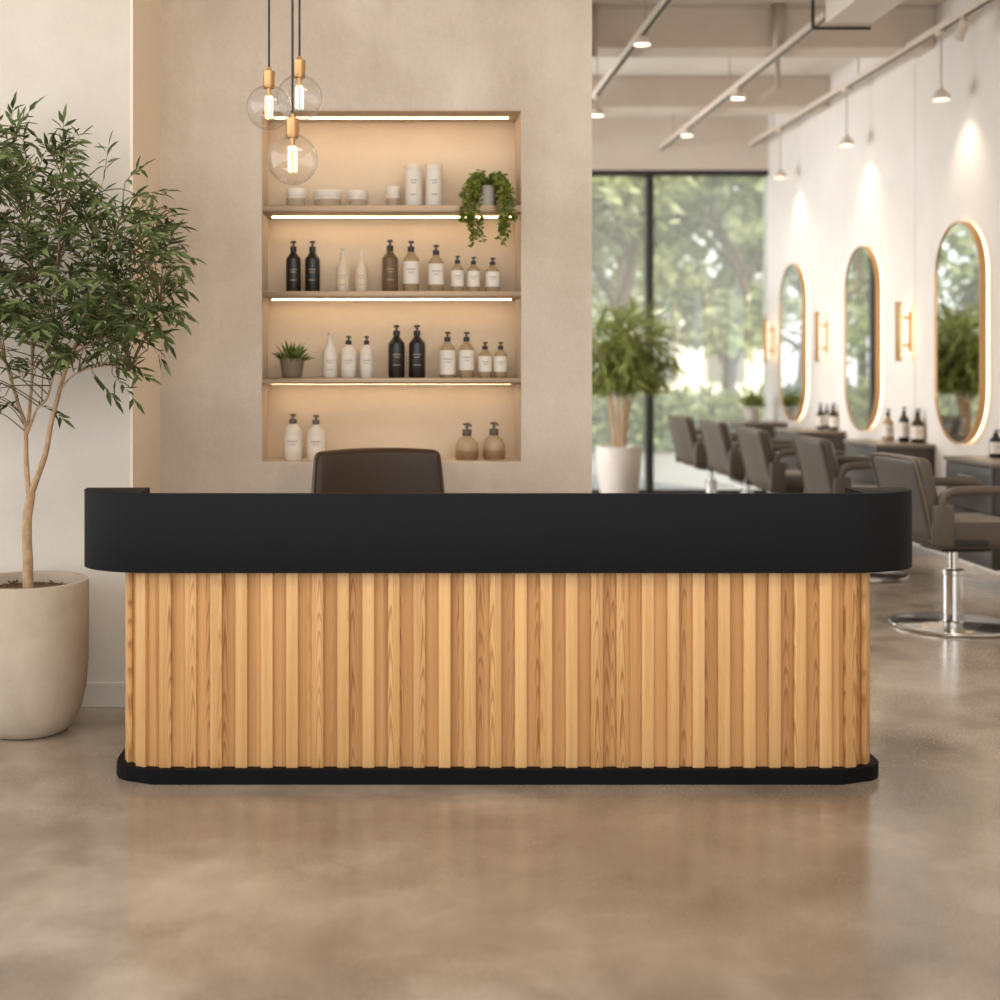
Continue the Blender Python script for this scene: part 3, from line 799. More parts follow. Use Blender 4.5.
# ------------------------------------------------------------------ office chair behind the desk
oc = thing('office_chair', 'brown leather office chair with only its back showing over the desk', 'chair', (-.006, 5.80, 0), math.radians(16))
def cushion(w0, w1, h, th, bev, bend=0.0, tilt=0.0, nx=8, nz=6, crown=0.0, mi=0):
    """upright padded slab in local xz, front at -y, tapered w0 (bottom) -> w1 (top)"""
    bm = bmesh.new(); bmesh.ops.create_cube(bm, size=1)
    bmesh.ops.subdivide_edges(bm, edges=[e for e in bm.edges if abs((e.verts[0].co - e.verts[1].co).x) > .5], cuts=nx, use_grid_fill=True)
    bmesh.ops.subdivide_edges(bm, edges=[e for e in bm.edges if abs((e.verts[0].co - e.verts[1].co).z) > .5], cuts=nz, use_grid_fill=True)
    for v in bm.verts: v.co = (v.co.x * w0, v.co.y * th, (v.co.z + .5) * h)
    sharp = [e for e in bm.edges if e.calc_face_angle(0) > 1]
    bmesh.ops.bevel(bm, geom=sharp, offset=bev, segments=4, profile=.5, affect='EDGES', clamp_overlap=True)
    for v in bm.verts:
        x, y, z = v.co; k = z / h
        x *= 1 + (w1 / w0 - 1) * k
        u = x / (w0 / 2)
        z += crown * (1 - u * u) * k
        y += -bend * u * u + tilt * z
        v.co = (x, y, z)
    return bm
ZT = EYE - (448 - PY0) * 5.95 / F
b = MB(); b.addbm(cushion(.635, .565, ZT - .57, .085, .030, .035, .10, crown=.016), mat=Matrix.Translation((0, .20, .55)))
back = b.build('backrest', M['leather'], oc, ang=60)
for s in (-1, 1):
    hb = ZT - .57; b = MB()
    b.tube(bez([(s * .317, .206 - .035, .58), (s * .304, .175 + .10 * .25, .80), (s * .285, .171 + .10 * hb * .9, .55 + hb - .035), (s * .268, .175 + .10 * hb, .55 + hb - .010)], 6), .0075, 8)
    b.build('piping', M['leather_edge'], back)
b = MB(); b.box(-.26, .26, -.25, .24, .43, .53, .035, 4); b.build('seat', M['leather'], oc, ang=60)
for s in (-1, 1):
    b = MB(); b.tube(bez([(s * .27, .2, .47), (s * .31, .14, .5), (s * .315, .10, .62), (s * .315, -.05, .655), (s * .315, -.2, .65)], 6), .016, 10, sx=1.5); b.build('armrest', M['blackmetal'], oc, ang=180)
b = MB(); b.lathe([(.03, .07), (.03, .25), (.022, .25), (.022, .43)], n=20); b.build('gas_column', M['chrome'], oc)
b = MB(); b.tube([(0, .16, .43), (0, .25, .44), (0, .255, .60)], .02, 8, sx=2); b.build('back_bracket', M['blackmetal'], oc)
for i in range(5):
    a = 2 * PI * i / 5 + .2
    d = Vector((math.cos(a), math.sin(a), 0))
    b = MB(); b.tube([Vector((0, 0, .10)), d * .15 + Vector((0, 0, .095)), d * .29 + Vector((0, 0, .07))], [.028, .022, .015], 8); lg = b.build('base_leg', M['chrome'], oc, ang=180)
    pp = d * .29; b = MB()
    sd = Vector((-d.y, d.x, 0))
    for s in (-1, 1): b.tube([pp + sd * (s * .006) + Vector((0, 0, .028)), pp + sd * (s * .022) + Vector((0, 0, .028))], .028, 16)
    b.tube([pp + Vector((0, 0, .03)), pp + Vector((0, 0, .075))], .007, 8)
    b.build('caster', M['blackmetal'], lg)

# ------------------------------------------------------------------ styling chairs
GC = 'styling chairs along the mirror wall'
def salon_chair(loc, rz, lab):
    t = thing('styling_chair', lab, 'chair', loc, rz, GC)
    # backrest: cushion faces -y locally -> rotate so that it faces +x
    mt = Matrix.Translation((-.215, 0, .49)) @ Matrix.Rotation(PI / 2, 4, 'Z')
    b = MB(); b.addbm(cushion(.53, .545, .455, .095, .034, .018, .24, crown=.004), mat=mt)
    bk = b.build('backrest', M['salon_leather'], t, ang=60)
    b = MB()
    zt = .455 - .034
    pts = [(-.262, .045 + .24 * .03 - .018, .03), (-.272, .045 + .24 * zt * .5 - .018, zt * .5), (-.272, .045 + .24 * zt - .016, zt - .02), (-.245, .047 + .24 * zt - .010, zt + .022), (-.12, .05 + .24 * zt, zt + .032), (.12, .05 + .24 * zt, zt + .032), (.245, .047 + .24 * zt - .010, zt + .022), (.272, .045 + .24 * zt - .016, zt - .02), (.272, .045 + .24 * zt * .5 - .018, zt * .5), (.262, .045 + .24 * .03 - .018, .03)]
    b.tube(bez(pts, 4), .006, 6, mat=mt); b.build('piping', M['leather_edge'], bk)
    b = MB(); b.box(-.225, .30, -.245, .245, .455, .60, .04, 4); b.build('seat', M['salon_leather'], t, ang=60)
    for s in (-1, 1):
        b = MB(); y = s * .285
        b.tube(bez([(-.20, y, .505), (-.205, y, .62), (-.21, y, .715), (-.18, y, .757), (-.10, y, .772), (.10, y, .772), (.27, y, .762), (.305, y, .748)], 5), .020, 12, sx=1.3, sy=.95, up=(0, 1, 0))
        ar = b.build('armrest', M['salon_leather'], t, ang=180)
        b = MB(); b.box(-.265, -.145, y - .018, y + .018, .475, .70, .014, 3); b.build('arm_panel', M['salon_leather'], ar, ang=60)
        b = MB(); b.box(-.20, .05, y - s * .015 - .012, y - s * .015 + .012, .475, .505, .004); b.build('arm_bracket', M['blackmetal'], ar)
    b = MB(); b.box(-.13, .15, -.13, .13, .425, .456, .006); b.build('seat_plate', M['blackmetal'], t)
    b = MB(); b.lathe([(.062, .022), (.062, .03), (.054, .036), (.054, .285), (.058, .29), (.058, .312), (.046, .318), (.024, .32), (.024, .43)], n=28); b.build('column', M['chrome'], t)
    b = MB(); b.lathe([(.001, .0), (.325, .0), (.335, .004), (.337, .012), (.331, .019), (.321, .02)], n=64, cap0=False, cap1=False)
    bs = b.build('base_rim', M['chrome'], t)
    b = MB(); b.lathe([(.322, .017), (.315, .020), (.09, .024), (.06, .030), (.045, .034)], n=64, cap0=False, cap1=False); b.build('base_plate', M['darkchrome'], t)
    b = MB(); b.tube(bez([(.03, .045, .27), (.10, .09, .265), (.20, .13, .25), (.26, .135, .252)], 4), .008, 8, sy=.7); b.tube([(.20, .13, .25), (.27, .13, .252)], .013, 8, sy=.5); b.build('foot_lever', M['chrome'], t)
    return t
ch0 = salon_chair((3.09, 7.50, 0), math.radians(5), 'grey brown leather styling chair on chrome disc base, nearest to the desk')
for (x, y, a, lab) in ((3.17, 9.30, 2, 'grey brown styling chair second from the desk, before the second cabinet'),
                      (3.12, 10.68, 4, 'grey brown styling chair third from the desk, middle of the row'),
                      (3.15, 12.10, 5, 'grey brown styling chair fourth from the desk, second nearest the window'),
                      (3.10, 13.25, 6, 'grey brown styling chair farthest from the desk, beside the window')):
    dup(ch0, (x, y, 0), math.radians(a), lab)

# ------------------------------------------------------------------ styling cabinets
GK = 'styling cabinets below the mirrors'
XF = 3.72
def cabinet(y0, y1, lab, ht=.83):
    t = thing('styling_cabinet', lab, 'cabinet', (XF, y0, 0), 0, GK)
    d = XR - XF - .002; w = y1 - y0
    b = MB(); b.box(.02, d, 0, w, .16, ht - .03, .003); b.build('carcass', M['cabinet_side'], t)
    b = MB(); b.box(-.01, d, -.012, w + .012, ht - .03, ht, .003); b.build('top_slab', M['counter'], t)
    for z0, z1 in ((.51, ht - .036), (.17, .504)):
        b = MB(); b.box(.0, .0205, .006, w - .006, z0, z1, .002); dr = b.build('drawer', M['cabinet'], t)
        b = MB(); zc = z1 - .07 if z1 > .6 else z1 - .05
        b.tube([(0, w * .38, zc), (-.022, w * .38, zc), (-.022, w * .62, zc), (0, w * .62, zc)], .006, 8); b.build('handle', M['chrome'], dr)
    return t
cabs = ((8.45, 9.16, 'dark grey wall cabinet nearest to the desk, behind the nearest styling chair'),
        (10.46, 11.20, 'dark grey wall cabinet second from the desk, under the middle mirror'),
        (12.52, 13.25, 'dark grey wall cabinet third from the desk, under the far mirror'),
        (14.38, 15.04, 'dark grey wall cabinet farthest away, in the window corner with a small plant'))
for a in cabs: cabinet(*a)

# bottles on the cabinets
GB = 'bottles on the styling cabinets'
KD = dict(body='b_black', pump='p_black', label='lab_white', l0=.2, l1=.8)
KDA = dict(body='b_brown', pump='p_black', label='lab_white', l0=.2, l1=.82)
for (px, top, w, y, k, lab) in (
    (888, 409, 11, 10.95, KAL, 'pale bottle at the left of the group on the second wall cabinet'),
    (904, 407, 10, 10.80, KD, 'tall dark bottle, the tallest of the group on the second wall cabinet'),
    (911.5, 410, 8, 11.05, KD, 'dark bottle half hidden behind its neighbours on the second wall cabinet'),
    (917.5, 409, 12, 10.68, KDA, 'wide dark bottle with pale label, nearest on the second wall cabinet'),
    (820.5, 403, 8, 12.95, KDA, 'labelled dark bottle, left of three on the third wall cabinet'),
    (827, 404, 7, 13.05, KD, 'dark bottle, middle of three on the third wall cabinet'),
    (833.5, 403, 9, 12.75, KDA, 'labelled dark bottle, right of three on the third wall cabinet'),
    (996, 430, 13, 9.0, KD, 'dark bottle at the right picture edge on the nearest wall cabinet')):
    X = (px - PX0) * y / F
    bottle(px, top, w, .83, lab, GB, k, 'slim' if k is not KD else 'round', yfix=y, name='dark_bottle' if k is not KAL else 'pale_bottle')

# small plant on the far cabinet
Yp = 14.75; Xp = (752 - PX0) * Yp / F
pp = thing('small_plant', 'small bushy green plant in a pale pot on the farthest cabinet', 'plant', (Xp, Yp, .83))
b = MB(); b.lathe([(.05, 0), (.065, .01), (.075, .13), (.075, .14), (.066, .14), (.064, .12), (0, .12)], n=24, cap1=False); b.build('pot', M['white_pot'], pp)
b = MB()
for i in range(160):
    v = Vector((rnd.gauss(0, 1), rnd.gauss(0, 1), abs(rnd.gauss(0, 1)))).normalized()
    p = Vector((0, 0, .16)) + v * rnd.uniform(.02, .12)
    b.leaf(p, v + Vector((0, 0, .3)), (rnd.uniform(-1, 1), -1, 1), .06, .03)
b.tube([(0, 0, .12), (.005, 0, .22)], .006, 6)
b.build('foliage', M['leaf4'], pp, smooth=False)

# ------------------------------------------------------------------ mirrors
def stadium(w, h, n=18):
    r = w / 2; o = []
    o += [(r * math.cos(a), h / 2 - r + r * math.sin(a)) for a in [PI * i / n for i in range(n + 1)]]
    o += [(r * math.cos(a), -h / 2 + r + r * math.sin(a)) for a in [PI + PI * i / n for i in range(n + 1)]]
    return o
def ring(mb, oo, io, x0, x1, mi=0):
    n = len(oo); vs = []
    for (o, x) in ((oo, x0), (oo, x1), (io, x1), (io, x0)):
        vs += [(x, a, c) for a, c in o]
    fs = []
    for k in range(4):
        k2 = (k + 1) % 4
        for i in range(n):
            j = (i + 1) % n
            fs.append((k * n + i, k * n + j, k2 * n + j, k2 * n + i))
    mb.add(vs, fs, mi)
GM = 'oval lit mirrors on the salon wall'
def mirror(y, zc, w, h, lab):
    t = thing('wall_mirror', lab, 'mirror', (XR, y, zc), 0, GM)
    fo, fi = stadium(w, h), stadium(w - .024, h - .024)
    D = .070
    b = MB(); ring(b, fo, fi, -.022, -D); b.build('frame', M['brass'], t, ang=50, recalc=True)
    g = stadium(w - .026, h - .026); n = len(g)
    b = MB(); vs = [(-D + .008, a, c) for a, c in g] + [(-D + .014, a, c) for a, c in g]
    b.add(vs, [tuple(range(n)), tuple(reversed(range(n, 2 * n)))] + [(i, (i + 1) % n, n + (i + 1) % n, n + i) for i in range(n)])
    b.build('glass', M['mirror'], t, smooth=False, recalc=True)
    bo, bi = stadium(w - .06, h - .06), stadium(w - .20, h - .20)
    b = MB(); ring(b, bo, bi, 0, -.035); b.build('back_box', M['salon_wall'], t, ang=50, recalc=True)
    eo, ei = stadium(w - .02, h - .02), stadium(w - .06, h - .06)
    b = MB(); ring(b, eo, ei, -.006, -.020); b.build('light_halo', M['led_soft'], t, ang=50, recalc=True)
    return t
m0 = mirror(9.90, 1.675, .80, 1.62, 'tall oval mirror with brass frame and glowing edge, nearest to the desk')
dup(m0, (XR, 11.95, 1.675), 0, 'tall oval mirror with brass frame and glowing edge, middle of the three')
dup(m0, (XR, 14.02, 1.675), 0, 'tall oval mirror with brass frame and glowing edge, nearest the window')

# ------------------------------------------------------------------ sconces
GS = 'brass wall sconces between the mirrors'
def sconce(y, lab):
    t = thing('wall_sconce', lab, 'lamp', (XR, y, 1.71), 0, GS)
    b = MB(); b.box(-.016, 0, -.02, .02, -.16, .16, .003); b.build('back_plate', M['brass'], t)
    b = MB(); b.box(-.110, -.090, -.05, .05, -.24, .24, .004)
    b.box(-.092, -.015, -.010, .010, .10, .12); b.box(-.092, -.015, -.010, .010, -.12, -.10); b.build('front_bar', M['brass'], t)
    b = MB(); b.box(-.089, -.084, -.035, .035, -.21, .21); b.build('light_strip', M['sconce_led'], t)
    return t
s0 = sconce(10.95, 'brass bar wall sconce between the nearest and middle mirrors')
dup(s0, (XR, 13.05, 1.71), 0, 'brass bar wall sconce between the middle and far mirrors')
dup(s0, (XR, 14.86, 1.71), 0, 'brass bar wall sconce in the corner beside the window')

# ------------------------------------------------------------------ ceiling tracks, lamps, duct
def track(x, z, y0, y1, lab, mat, hang):
    t = thing('light_track', lab, 'track', (x, y0, z), 0, 'ceiling light tracks')
    b = MB(); b.box(-.03, .03, 0, y1 - y0, -.022, .022, .003); b.build('rail', M[mat], t)
    b = MB(); b.box(-.012, .012, 0, y1 - y0, -.026, -.021); b.build('slot', M['blackmetal'], t)
    for y in hang:
        b = MB(); b.tube([(0, y - y0, .02), (0, y - y0, HC - z)], .006, 6); b.build('hanger', M['pipe'], t)
track(3.97, 3.885, 8.3, 15.05, 'white light track running along the mirror wall', 'track', (9.0, 11.6, 14.2))
track(2.97, 3.84, 9.3, 15.05, 'white light track along the middle of the salon ceiling', 'track', (9.6, 12.0, 14.4))
track(1.80, 3.84, 7.4, 15.05, 'white light track at the left of the salon ceiling, nearest the niche wall', 'track', (8.0, 9.7, 12.0, 14.2))
GP = 'spot lamps hanging from the mirror wall track'
def hanging_spot(y, lab):
    z = EYE + .4845 * 3.97
    t = thing('hanging_spot', lab, 'lamp', (3.97, y, z), 0, GP)
    b = MB(); b.tube([(0, 0, .07), (0, 0, 3.862 - z)], .006, 8); b.build('rod', M['pipe'], t)
    b = MB(); b.lathe([(.062, -.005), (.066, 0), (.060, .035), (.030, .065), (.014, .075), (.014, .10)], n=24, cap0=False); b.build('shade', M['track'], t, ang=50)
    b = MB(); b.lathe([(.001, .008), (.056, .008), (.056, .014)], n=24); b.build('lens', M['lampglow'], t, smooth=False)
    b = MB(); b.box(-.03, .03, -.05, .05, 3.835 - z, 3.859 - z, .004); b.build('track_mount', M['track'], t)
    ld = bpy.data.lights.new('spot', 'SPOT'); ld.energy = 15; ld.color = (1, .80, .60); ld.spot_size = math.radians(100); ld.spot_blend = .9; ld.shadow_soft_size = .05
    lo = bpy.data.objects.new('spot_light', ld); COL.objects.link(lo); lo.location = (3.97, y, z - .01)
    lo.rotation_euler = Vector((.16, 0, -1)).to_track_quat('-Z', 'Y').to_euler()
hanging_spot(9.85, 'small hanging spot lamp lighting the wall above the nearest mirror')
hanging_spot(11.90, 'small hanging spot lamp lighting the wall above the middle mirror')
hanging_spot(13.95, 'small hanging spot lamp lighting the wall above the far mirror')
t = thing('track_spot', 'white cylinder spot head clipped on the mirror wall track', 'lamp', (3.97, 9.45, 3.863))
b = MB(); b.lathe([(.02, -.02), (.02, 0)], n=16); b.build('clip', M['track'], t)
b = MB(); mm = Matrix.Translation((0, 0, -.05)) @ Euler((.35, .25, 0)).to_matrix().to_4x4()
b.lathe([(.032, -.12), (.036, -.115), (.036, .02), (.025, .03)], n=20, mat=mm); b.build('head', M['track'], t)
GD = 'round ceiling lamps of the salon'
def drop_lamp(px, py, y, ztop, lab):
    p = P(px, py, y)
    t = thing('drop_lamp', lab, 'lamp', (p.x, y, p.z), 0, GD)
    b = MB(); b.lathe([(.058, 0), (.064, .004), (.064, .045), (.04, .052), (.012, .055)], n=28, cap0=False); b.build('housing', M['track'], t, ang=40)
    b = MB(); b.lathe([(.001, .006), (.057, .006), (.057, .012)], n=28); b.build('lens', M['lampglow'], t, smooth=False)
    b = MB(); b.tube([(0, 0, .045), (0, 0, ztop - p.z)], .010, 8); b.build('rod', M['pipe'], t)
    b = MB(); b.box(-.025, .025, -.05, .05, 3.790 - p.z, 3.814 - p.z, .003); b.build('track_mount', M['track'], t)
    ld = bpy.data.lights.new('down', 'SPOT'); ld.energy = 60; ld.color = (1, .82, .62); ld.spot_size = math.radians(120); ld.spot_blend = .8; ld.shadow_soft_size = .08
    lo = bpy.data.objects.new('down_light', ld); COL.objects.link(lo); lo.location = (p.x, y, p.z - .01)
drop_lamp(642, 45, 9.83, 3.8135, 'round lit ceiling lamp nearest, before the first beam')
drop_lamp(738, 99, 11.7, 3.8135, 'round lit ceiling lamp in the middle, hanging before the second beam')
drop_lamp(687, 136, 13.74, 3.8135, 'round lit ceiling lamp below the second beam near the window')
drop_lamp(597, 116, 12.0, 3.8135, 'round lit ceiling lamp cut by the niche wall edge')
# duct box and conduits
t = thing('air_duct', 'square white air duct box under the salon ceiling near the mirror wall track', 'duct', (0, 0, 0))
p0 = P(825, 24, 8.9); p1 = P(872, 24, 8.9); zb = p0.z
t.location = ((p0.x + p1.x) / 2 + .0, 8.9, zb); w = (p1.x - p0.x) / 2
b = MB(); b.box(-w, w, -2.2, 0, 0, .28, .006); b.build('box', M['ceiling'], t, smooth=False)
b = MB()
b.tube([(-w - .07, .03, -.02), (-w - .07, .03, .5)], .012, 6); b.tube([(-w - .07, .03, -.02), (w, .03, -.02)], .012, 6); b.build('hanger_frame', M['blackmetal'], t)
for zz in (.5,): pass
def conduit(pts, r, lab):
    b = MB(); b.tube(pts, r, 10); tag(b.build('ceiling_pipe', M['pipe'], ang=180), lab, 'pipe', 'painted pipes under the salon ceiling')
conduit([(2.955, 10.40, HC), (2.955, 10.40, 3.87)], .05, 'short upright painted pipe on the first beam face')
conduit([(1.52, 10.40, HC), (1.52, 10.40, 3.80)], .045, 'short upright painted pipe at the left on the first beam face')
conduit([(3.45, 12.2, HC), (3.45, 12.2, 3.94), (3.45, 12.9, 3.94)], .02, 'thin bent painted pipe hanging between the two beams')

# ------------------------------------------------------------------ big plant by the window
Yw = 13.9; cw = P(619, 500, Yw)
bp = thing('palm_plant', 'bushy green palm like plant in a pale round planter beside the window', 'plant', (cw.x, Yw, 0))
b = MB(); hP = EYE - (446 - PY0) * Yw / F; RPp = .235
b.lathe([(.001, 0), (.15, 0), (.17, .01), (.215, hP * .5), (RPp, hP - .01), (RPp - .006, hP), (RPp - .03, hP), (RPp - .035, hP - .05), (0, hP - .05)], n=40, cap0=False, cap1=False); b.build('planter', M['white_pot'], bp)
b = MB(); lf = MB(); rp = random.Random(3)
tops = []
for i in range(8):
    a = rp.uniform(0, 2 * PI); R = rp.uniform(.12, .34); h = rp.uniform(1.5, 1.95)
    c = bez([(math.cos(a) * .05, math.sin(a) * .05, hP - .06), (math.cos(a) * R * .4, math.sin(a) * R * .4, hP + (h - hP) * .45), (math.cos(a) * R, math.sin(a) * R, h)], 6)
    b.tube(c, [.018 - .010 * k / (len(c) - 1) for k in range(len(c))], 7); tops += c[7:]
for i in range(430):
    s = rp.choice(tops); v = Vector((rp.gauss(0, 1), rp.gauss(0, 1), rp.gauss(.25, .9))).normalized()
    base = Vector(s) + v * .05
    L = rp.uniform(.28, .52)
    tip = base + v * L + Vector((0, 0, -.16 * L / .4))
    tip.x = max(-.66, min(.70, tip.x))
    if tip.z > 2.2: tip.z = 2.2 - rp.uniform(0, .12)
    if tip.z < 1.18: tip.z = 1.18 + rp.uniform(0, .15)
    d = tip - base
    lf.leaf(base, d, (rp.uniform(-.5, .5), -.4, 1), d.length, .045, droop=.2)
    for q in range(3):
        f = .3 + .22 * q; pq = base + d * f
        lf.leaf(pq, d.normalized() + Vector((rp.uniform(-.9, .9), rp.uniform(-.9, .9), rp.uniform(-.5, .4))), (0, -.3, 1), .18, .03, droop=.2)
b.build('stems', M['bark'], bp, ang=180); lf.build('foliage', M['leaf4'], bp, smooth=False)

# ------------------------------------------------------------------ outside
b = MB(); b.box(-60, 60, YB + .2, 80, -.2, -.06); struct(b.build('floor_outside', M['pave'], smooth=False))
b = MB(); b.box(-60, 60, 23.5, 70, -.06, -.03); tag(b.build('lawn', M['lawn'], smooth=False), 'green lawn strip beyond the pavement outside the window', 'lawn', kind='stuff')
# white low building far behind the trees
bd = thing('white_building', 'pale rendered building far behind the trees outside the window', 'building', (12.5, 46, -.03))
b = MB(); b.box(-5, 5, 0, 8, 0, 4.2); b.build('walls', M['render_white'], bd, smooth=False)
b = MB(); b.box(-5.2, 5.2, -.2, 8.2, 4.2, 4.45); b.build('roof', M['render_grey'], bd, smooth=False)
for i in range(4):
    b = MB(); b.box(-4.2 + i * 2.3, -2.9 + i * 2.3, -.05, .02, .9, 3.0); b.build('window', M['render_grey'], bd, smooth=False)
def crown_tree(loc, seed, H, W, z0, nl, mat, lab, leaf=.30, name='garden_tree', grp='trees outside the window', gaps=.42):
    t = thing(name, lab, 'tree', loc, 0, grp); r = random.Random(seed)
    tr = MB(); cl = MB()
    top = H * .72
    c = bez([(0, 0, 0), (r.uniform(-.12, .12), 0, H * .25), (r.uniform(-.3, .3), r.uniform(-.2, .2), H * .5), (r.uniform(-.4, .4), r.uniform(-.3, .3), top)], 6)
    tr.tube(c, [.16 - .12 * i / (len(c) - 1) for i in range(len(c))], 9)
    ends = []
    for i in range(13):
        s = c[r.randint(5, len(c) - 1)]
        a = r.uniform(0, 2 * PI); R = W * r.uniform(.5, .95)
        e_ = Vector((math.cos(a) * R, math.sin(a) * R, max(z0 + .3, s.z + r.uniform(.1, H * .32))))
        q = bez([s, s.lerp(e_, .5) + Vector((0, 0, .2)), e_], 4)
        tr.tube(q, [.06 - .045 * k / (len(q) - 1) for k in range(len(q))], 6); ends += [(p, r.uniform(.5, .95)) for p in q[4:]]
    ends += [(Vector((r.uniform(-.5, .5) * W, r.uniform(-.5, .5) * W, H * r.uniform(.72, .92))), .8) for _ in range(5)]
    k = 0
    while k < nl:
        p0, rad = r.choice(ends)
        v = Vector((r.gauss(0, 1), r.gauss(0, 1), r.gauss(0, .75)))
        v = v.normalized() * rad * W * .45 * r.random() ** .4
        p = p0 + v
        if p.z < z0: continue
        if noise.noise(p * 1.1 + Vector((seed, 0, 0))) < gaps - .62: continue
        d = Vector((r.uniform(-1, 1), r.uniform(-1, 1), r.uniform(-.9, .3)))
        cl.card(p, d, (r.uniform(-1, 1), r.uniform(-1.2, .2), 1), leaf * r.uniform(.7, 1.3), leaf * .6); k += 1
    tr.build('trunk', M['bark_dark'], t, ang=180); cl.build('crown', M[mat], t, smooth=False)
    return t
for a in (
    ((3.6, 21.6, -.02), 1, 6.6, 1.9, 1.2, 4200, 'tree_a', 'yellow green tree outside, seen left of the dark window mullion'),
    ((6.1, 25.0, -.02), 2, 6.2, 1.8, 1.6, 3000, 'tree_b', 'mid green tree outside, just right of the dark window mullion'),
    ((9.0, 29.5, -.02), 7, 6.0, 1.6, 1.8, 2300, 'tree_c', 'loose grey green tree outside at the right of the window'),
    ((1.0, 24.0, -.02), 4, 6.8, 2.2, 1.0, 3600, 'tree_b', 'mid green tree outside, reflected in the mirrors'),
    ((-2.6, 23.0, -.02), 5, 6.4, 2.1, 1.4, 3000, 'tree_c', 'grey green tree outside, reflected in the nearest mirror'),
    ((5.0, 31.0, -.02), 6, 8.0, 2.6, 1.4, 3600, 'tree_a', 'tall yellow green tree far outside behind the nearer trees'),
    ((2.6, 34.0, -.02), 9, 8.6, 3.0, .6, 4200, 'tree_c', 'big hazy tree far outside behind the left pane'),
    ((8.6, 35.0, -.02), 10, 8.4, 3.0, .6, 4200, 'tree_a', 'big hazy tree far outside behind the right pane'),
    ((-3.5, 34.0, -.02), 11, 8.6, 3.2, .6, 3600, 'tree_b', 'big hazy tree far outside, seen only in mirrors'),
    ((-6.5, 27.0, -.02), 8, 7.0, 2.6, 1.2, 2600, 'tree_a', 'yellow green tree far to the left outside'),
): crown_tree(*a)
def hedge(x0, x1, y, h, seed, lab):
    r = random.Random(seed); b = MB(); n = int((x1 - x0) * 520)
    for i in range(n):
        p = Vector((r.uniform(x0, x1), y + r.uniform(-.4, .4), -.03 + h * r.random() ** .7 * (1 + .25 * noise.noise(Vector((i * .01, seed, 0))))))
        b.card(p, (r.uniform(-1, 1), r.uniform(-1, .3), r.uniform(-.2, 1)), (r.uniform(-1, 1), -1, r.uniform(0, 1)), .16, .10)
    t = thing('hedge', lab, 'hedge', (0, 0, 0), 0, 'hedges outside the window')
    t.location = ((x0 + x1) / 2, y, -.02)
    for i, v in enumerate(b.v):
        b.v[i] = v - Vector(t.location); b.v[i].z = max(b.v[i].z, .01)
    b.build('foliage', M['hedge'], t, smooth=False)
    s = MB(); m = int((x1 - x0) * 2)
    for i in range(m):
        x = x0 + (x1 - x0) * (i + .5) / m - t.location.x
        s.tube([(x, 0, 0), (x + .03, .02, h * .8)], .02, 5)
    s.build('stems', M['bark_dark'], t)
hedge(2.0, 7.2, 23.4, .95, 1, 'low clipped green hedge outside, across the right window pane')
hedge(-5.0, 1.8, 23.6, 1.1, 2, 'low clipped green hedge outside, farther left')
hedge(7.4, 13.0, 27.0, 1.3, 3, 'taller green hedge outside, far right')

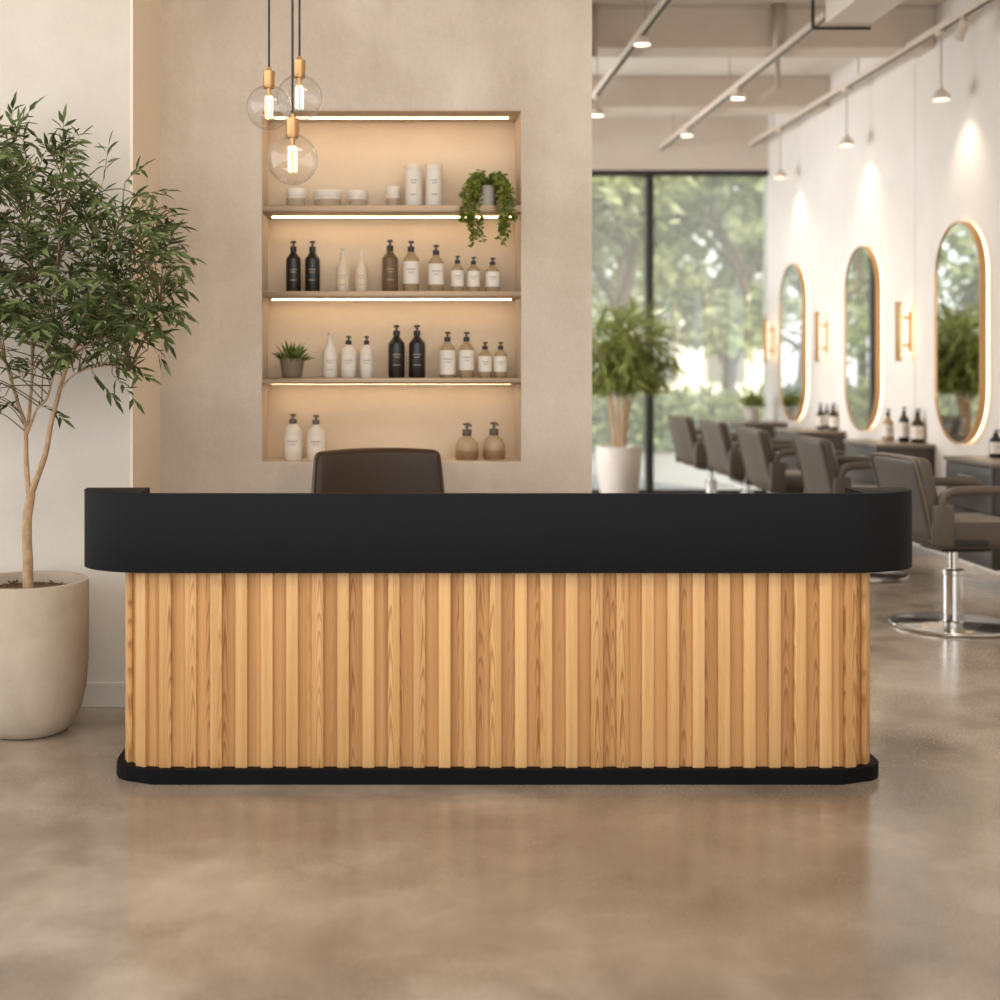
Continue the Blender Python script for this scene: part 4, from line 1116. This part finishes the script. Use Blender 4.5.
# ------------------------------------------------------------------ light
w = bpy.data.worlds.new('sky'); sc.world = w; w.use_nodes = True
nt = w.node_tree; nt.nodes.clear()
wo = nt.nodes.new('ShaderNodeOutputWorld'); bg = nt.nodes.new('ShaderNodeBackground')
bg.inputs[0].default_value = (.94, .97, 1.0, 1); bg.inputs[1].default_value = 2.0
nt.links.new(bg.outputs[0], wo.inputs[0])
def area(name, loc, target, sx, sy, e_, col, spread=180):
    ld = bpy.data.lights.new(name, 'AREA'); ld.shape = 'RECTANGLE'; ld.size = sx; ld.size_y = sy; ld.energy = e_; ld.color = col
    ld.spread = math.radians(spread)
    o = bpy.data.objects.new(name, ld); COL.objects.link(o); o.location = loc
    o.rotation_euler = (Vector(target) - Vector(loc)).to_track_quat('-Z', 'Y').to_euler(); return o
area('lobby_overhead_fill', (.4, 2.6, 4.1), (.4, 3.6, 0), 3.6, 1.2, 65, (1, .92, .80))  # added overhead fill out of view, lifts and warms the lobby
area('salon_overhead_fill', (1.6, 8.3, 3.78), (1.9, 8.5, 0), 3.0, 1.0, 20, (1, .90, .78))  # added fill out of view, brightens the dim salon from above
area('salon_side_fill', (-1.65, 13.0, 1.9), (4, 13.2, 2.0), 3.2, 2.8, 110, (.96, .98, 1.0), 120)  # added fill hidden past the niche wall, brightens mirror wall and chairs
ld = bpy.data.lights.new('lobby_right_fill', 'SPOT'); ld.energy = 190; ld.color = (1, .90, .76); ld.spot_size = math.radians(62); ld.spot_blend = .8; ld.shadow_soft_size = .12  # added spot out of view, brightens the floor at the right
lo = bpy.data.objects.new('lobby_right_fill_light', ld); COL.objects.link(lo); lo.location = (2.75, 6.3, 4.1)
sd = bpy.data.lights.new('sun', 'SUN'); sd.energy = 6.0; sd.color = (1, .90, .74); sd.angle = math.radians(3)
so = bpy.data.objects.new('sun', sd); COL.objects.link(so)
so.rotation_euler = Vector((-.35, .75, -.9)).to_track_quat('-Z', 'Y').to_euler()

# ------------------------------------------------------------------ camera
cd = bpy.data.cameras.new('camera'); cam = bpy.data.objects.new('camera', cd); COL.objects.link(cam)
cam.location = (0, 0, EYE); cam.rotation_euler = (PI / 2, 0, 0)
cd.sensor_width = 36; cd.lens = 36 * F / 1000
cd.shift_x = (500 - PX0) / 1000; cd.shift_y = -(500 - PY0) / 1000
cd.clip_start = .05; cd.clip_end = 300
cd.dof.use_dof = True; cd.dof.focus_distance = 5.2; cd.dof.aperture_fstop = 1.6
sc.camera = cam
sc.view_settings.view_transform = 'Standard'; sc.view_settings.look = 'None'
sc.view_settings.gamma = 1; sc.view_settings.use_curve_mapping = False
sc.view_settings.exposure = 0.3
sc.cycles.use_denoising = True
sc.cycles.max_bounces = 8; sc.cycles.diffuse_bounces = 4; sc.cycles.transparent_max_bounces = 16
sc.cycles.sample_clamp_indirect = 4.0; sc.cycles.caustics_reflective = False; sc.cycles.caustics_refractive = False
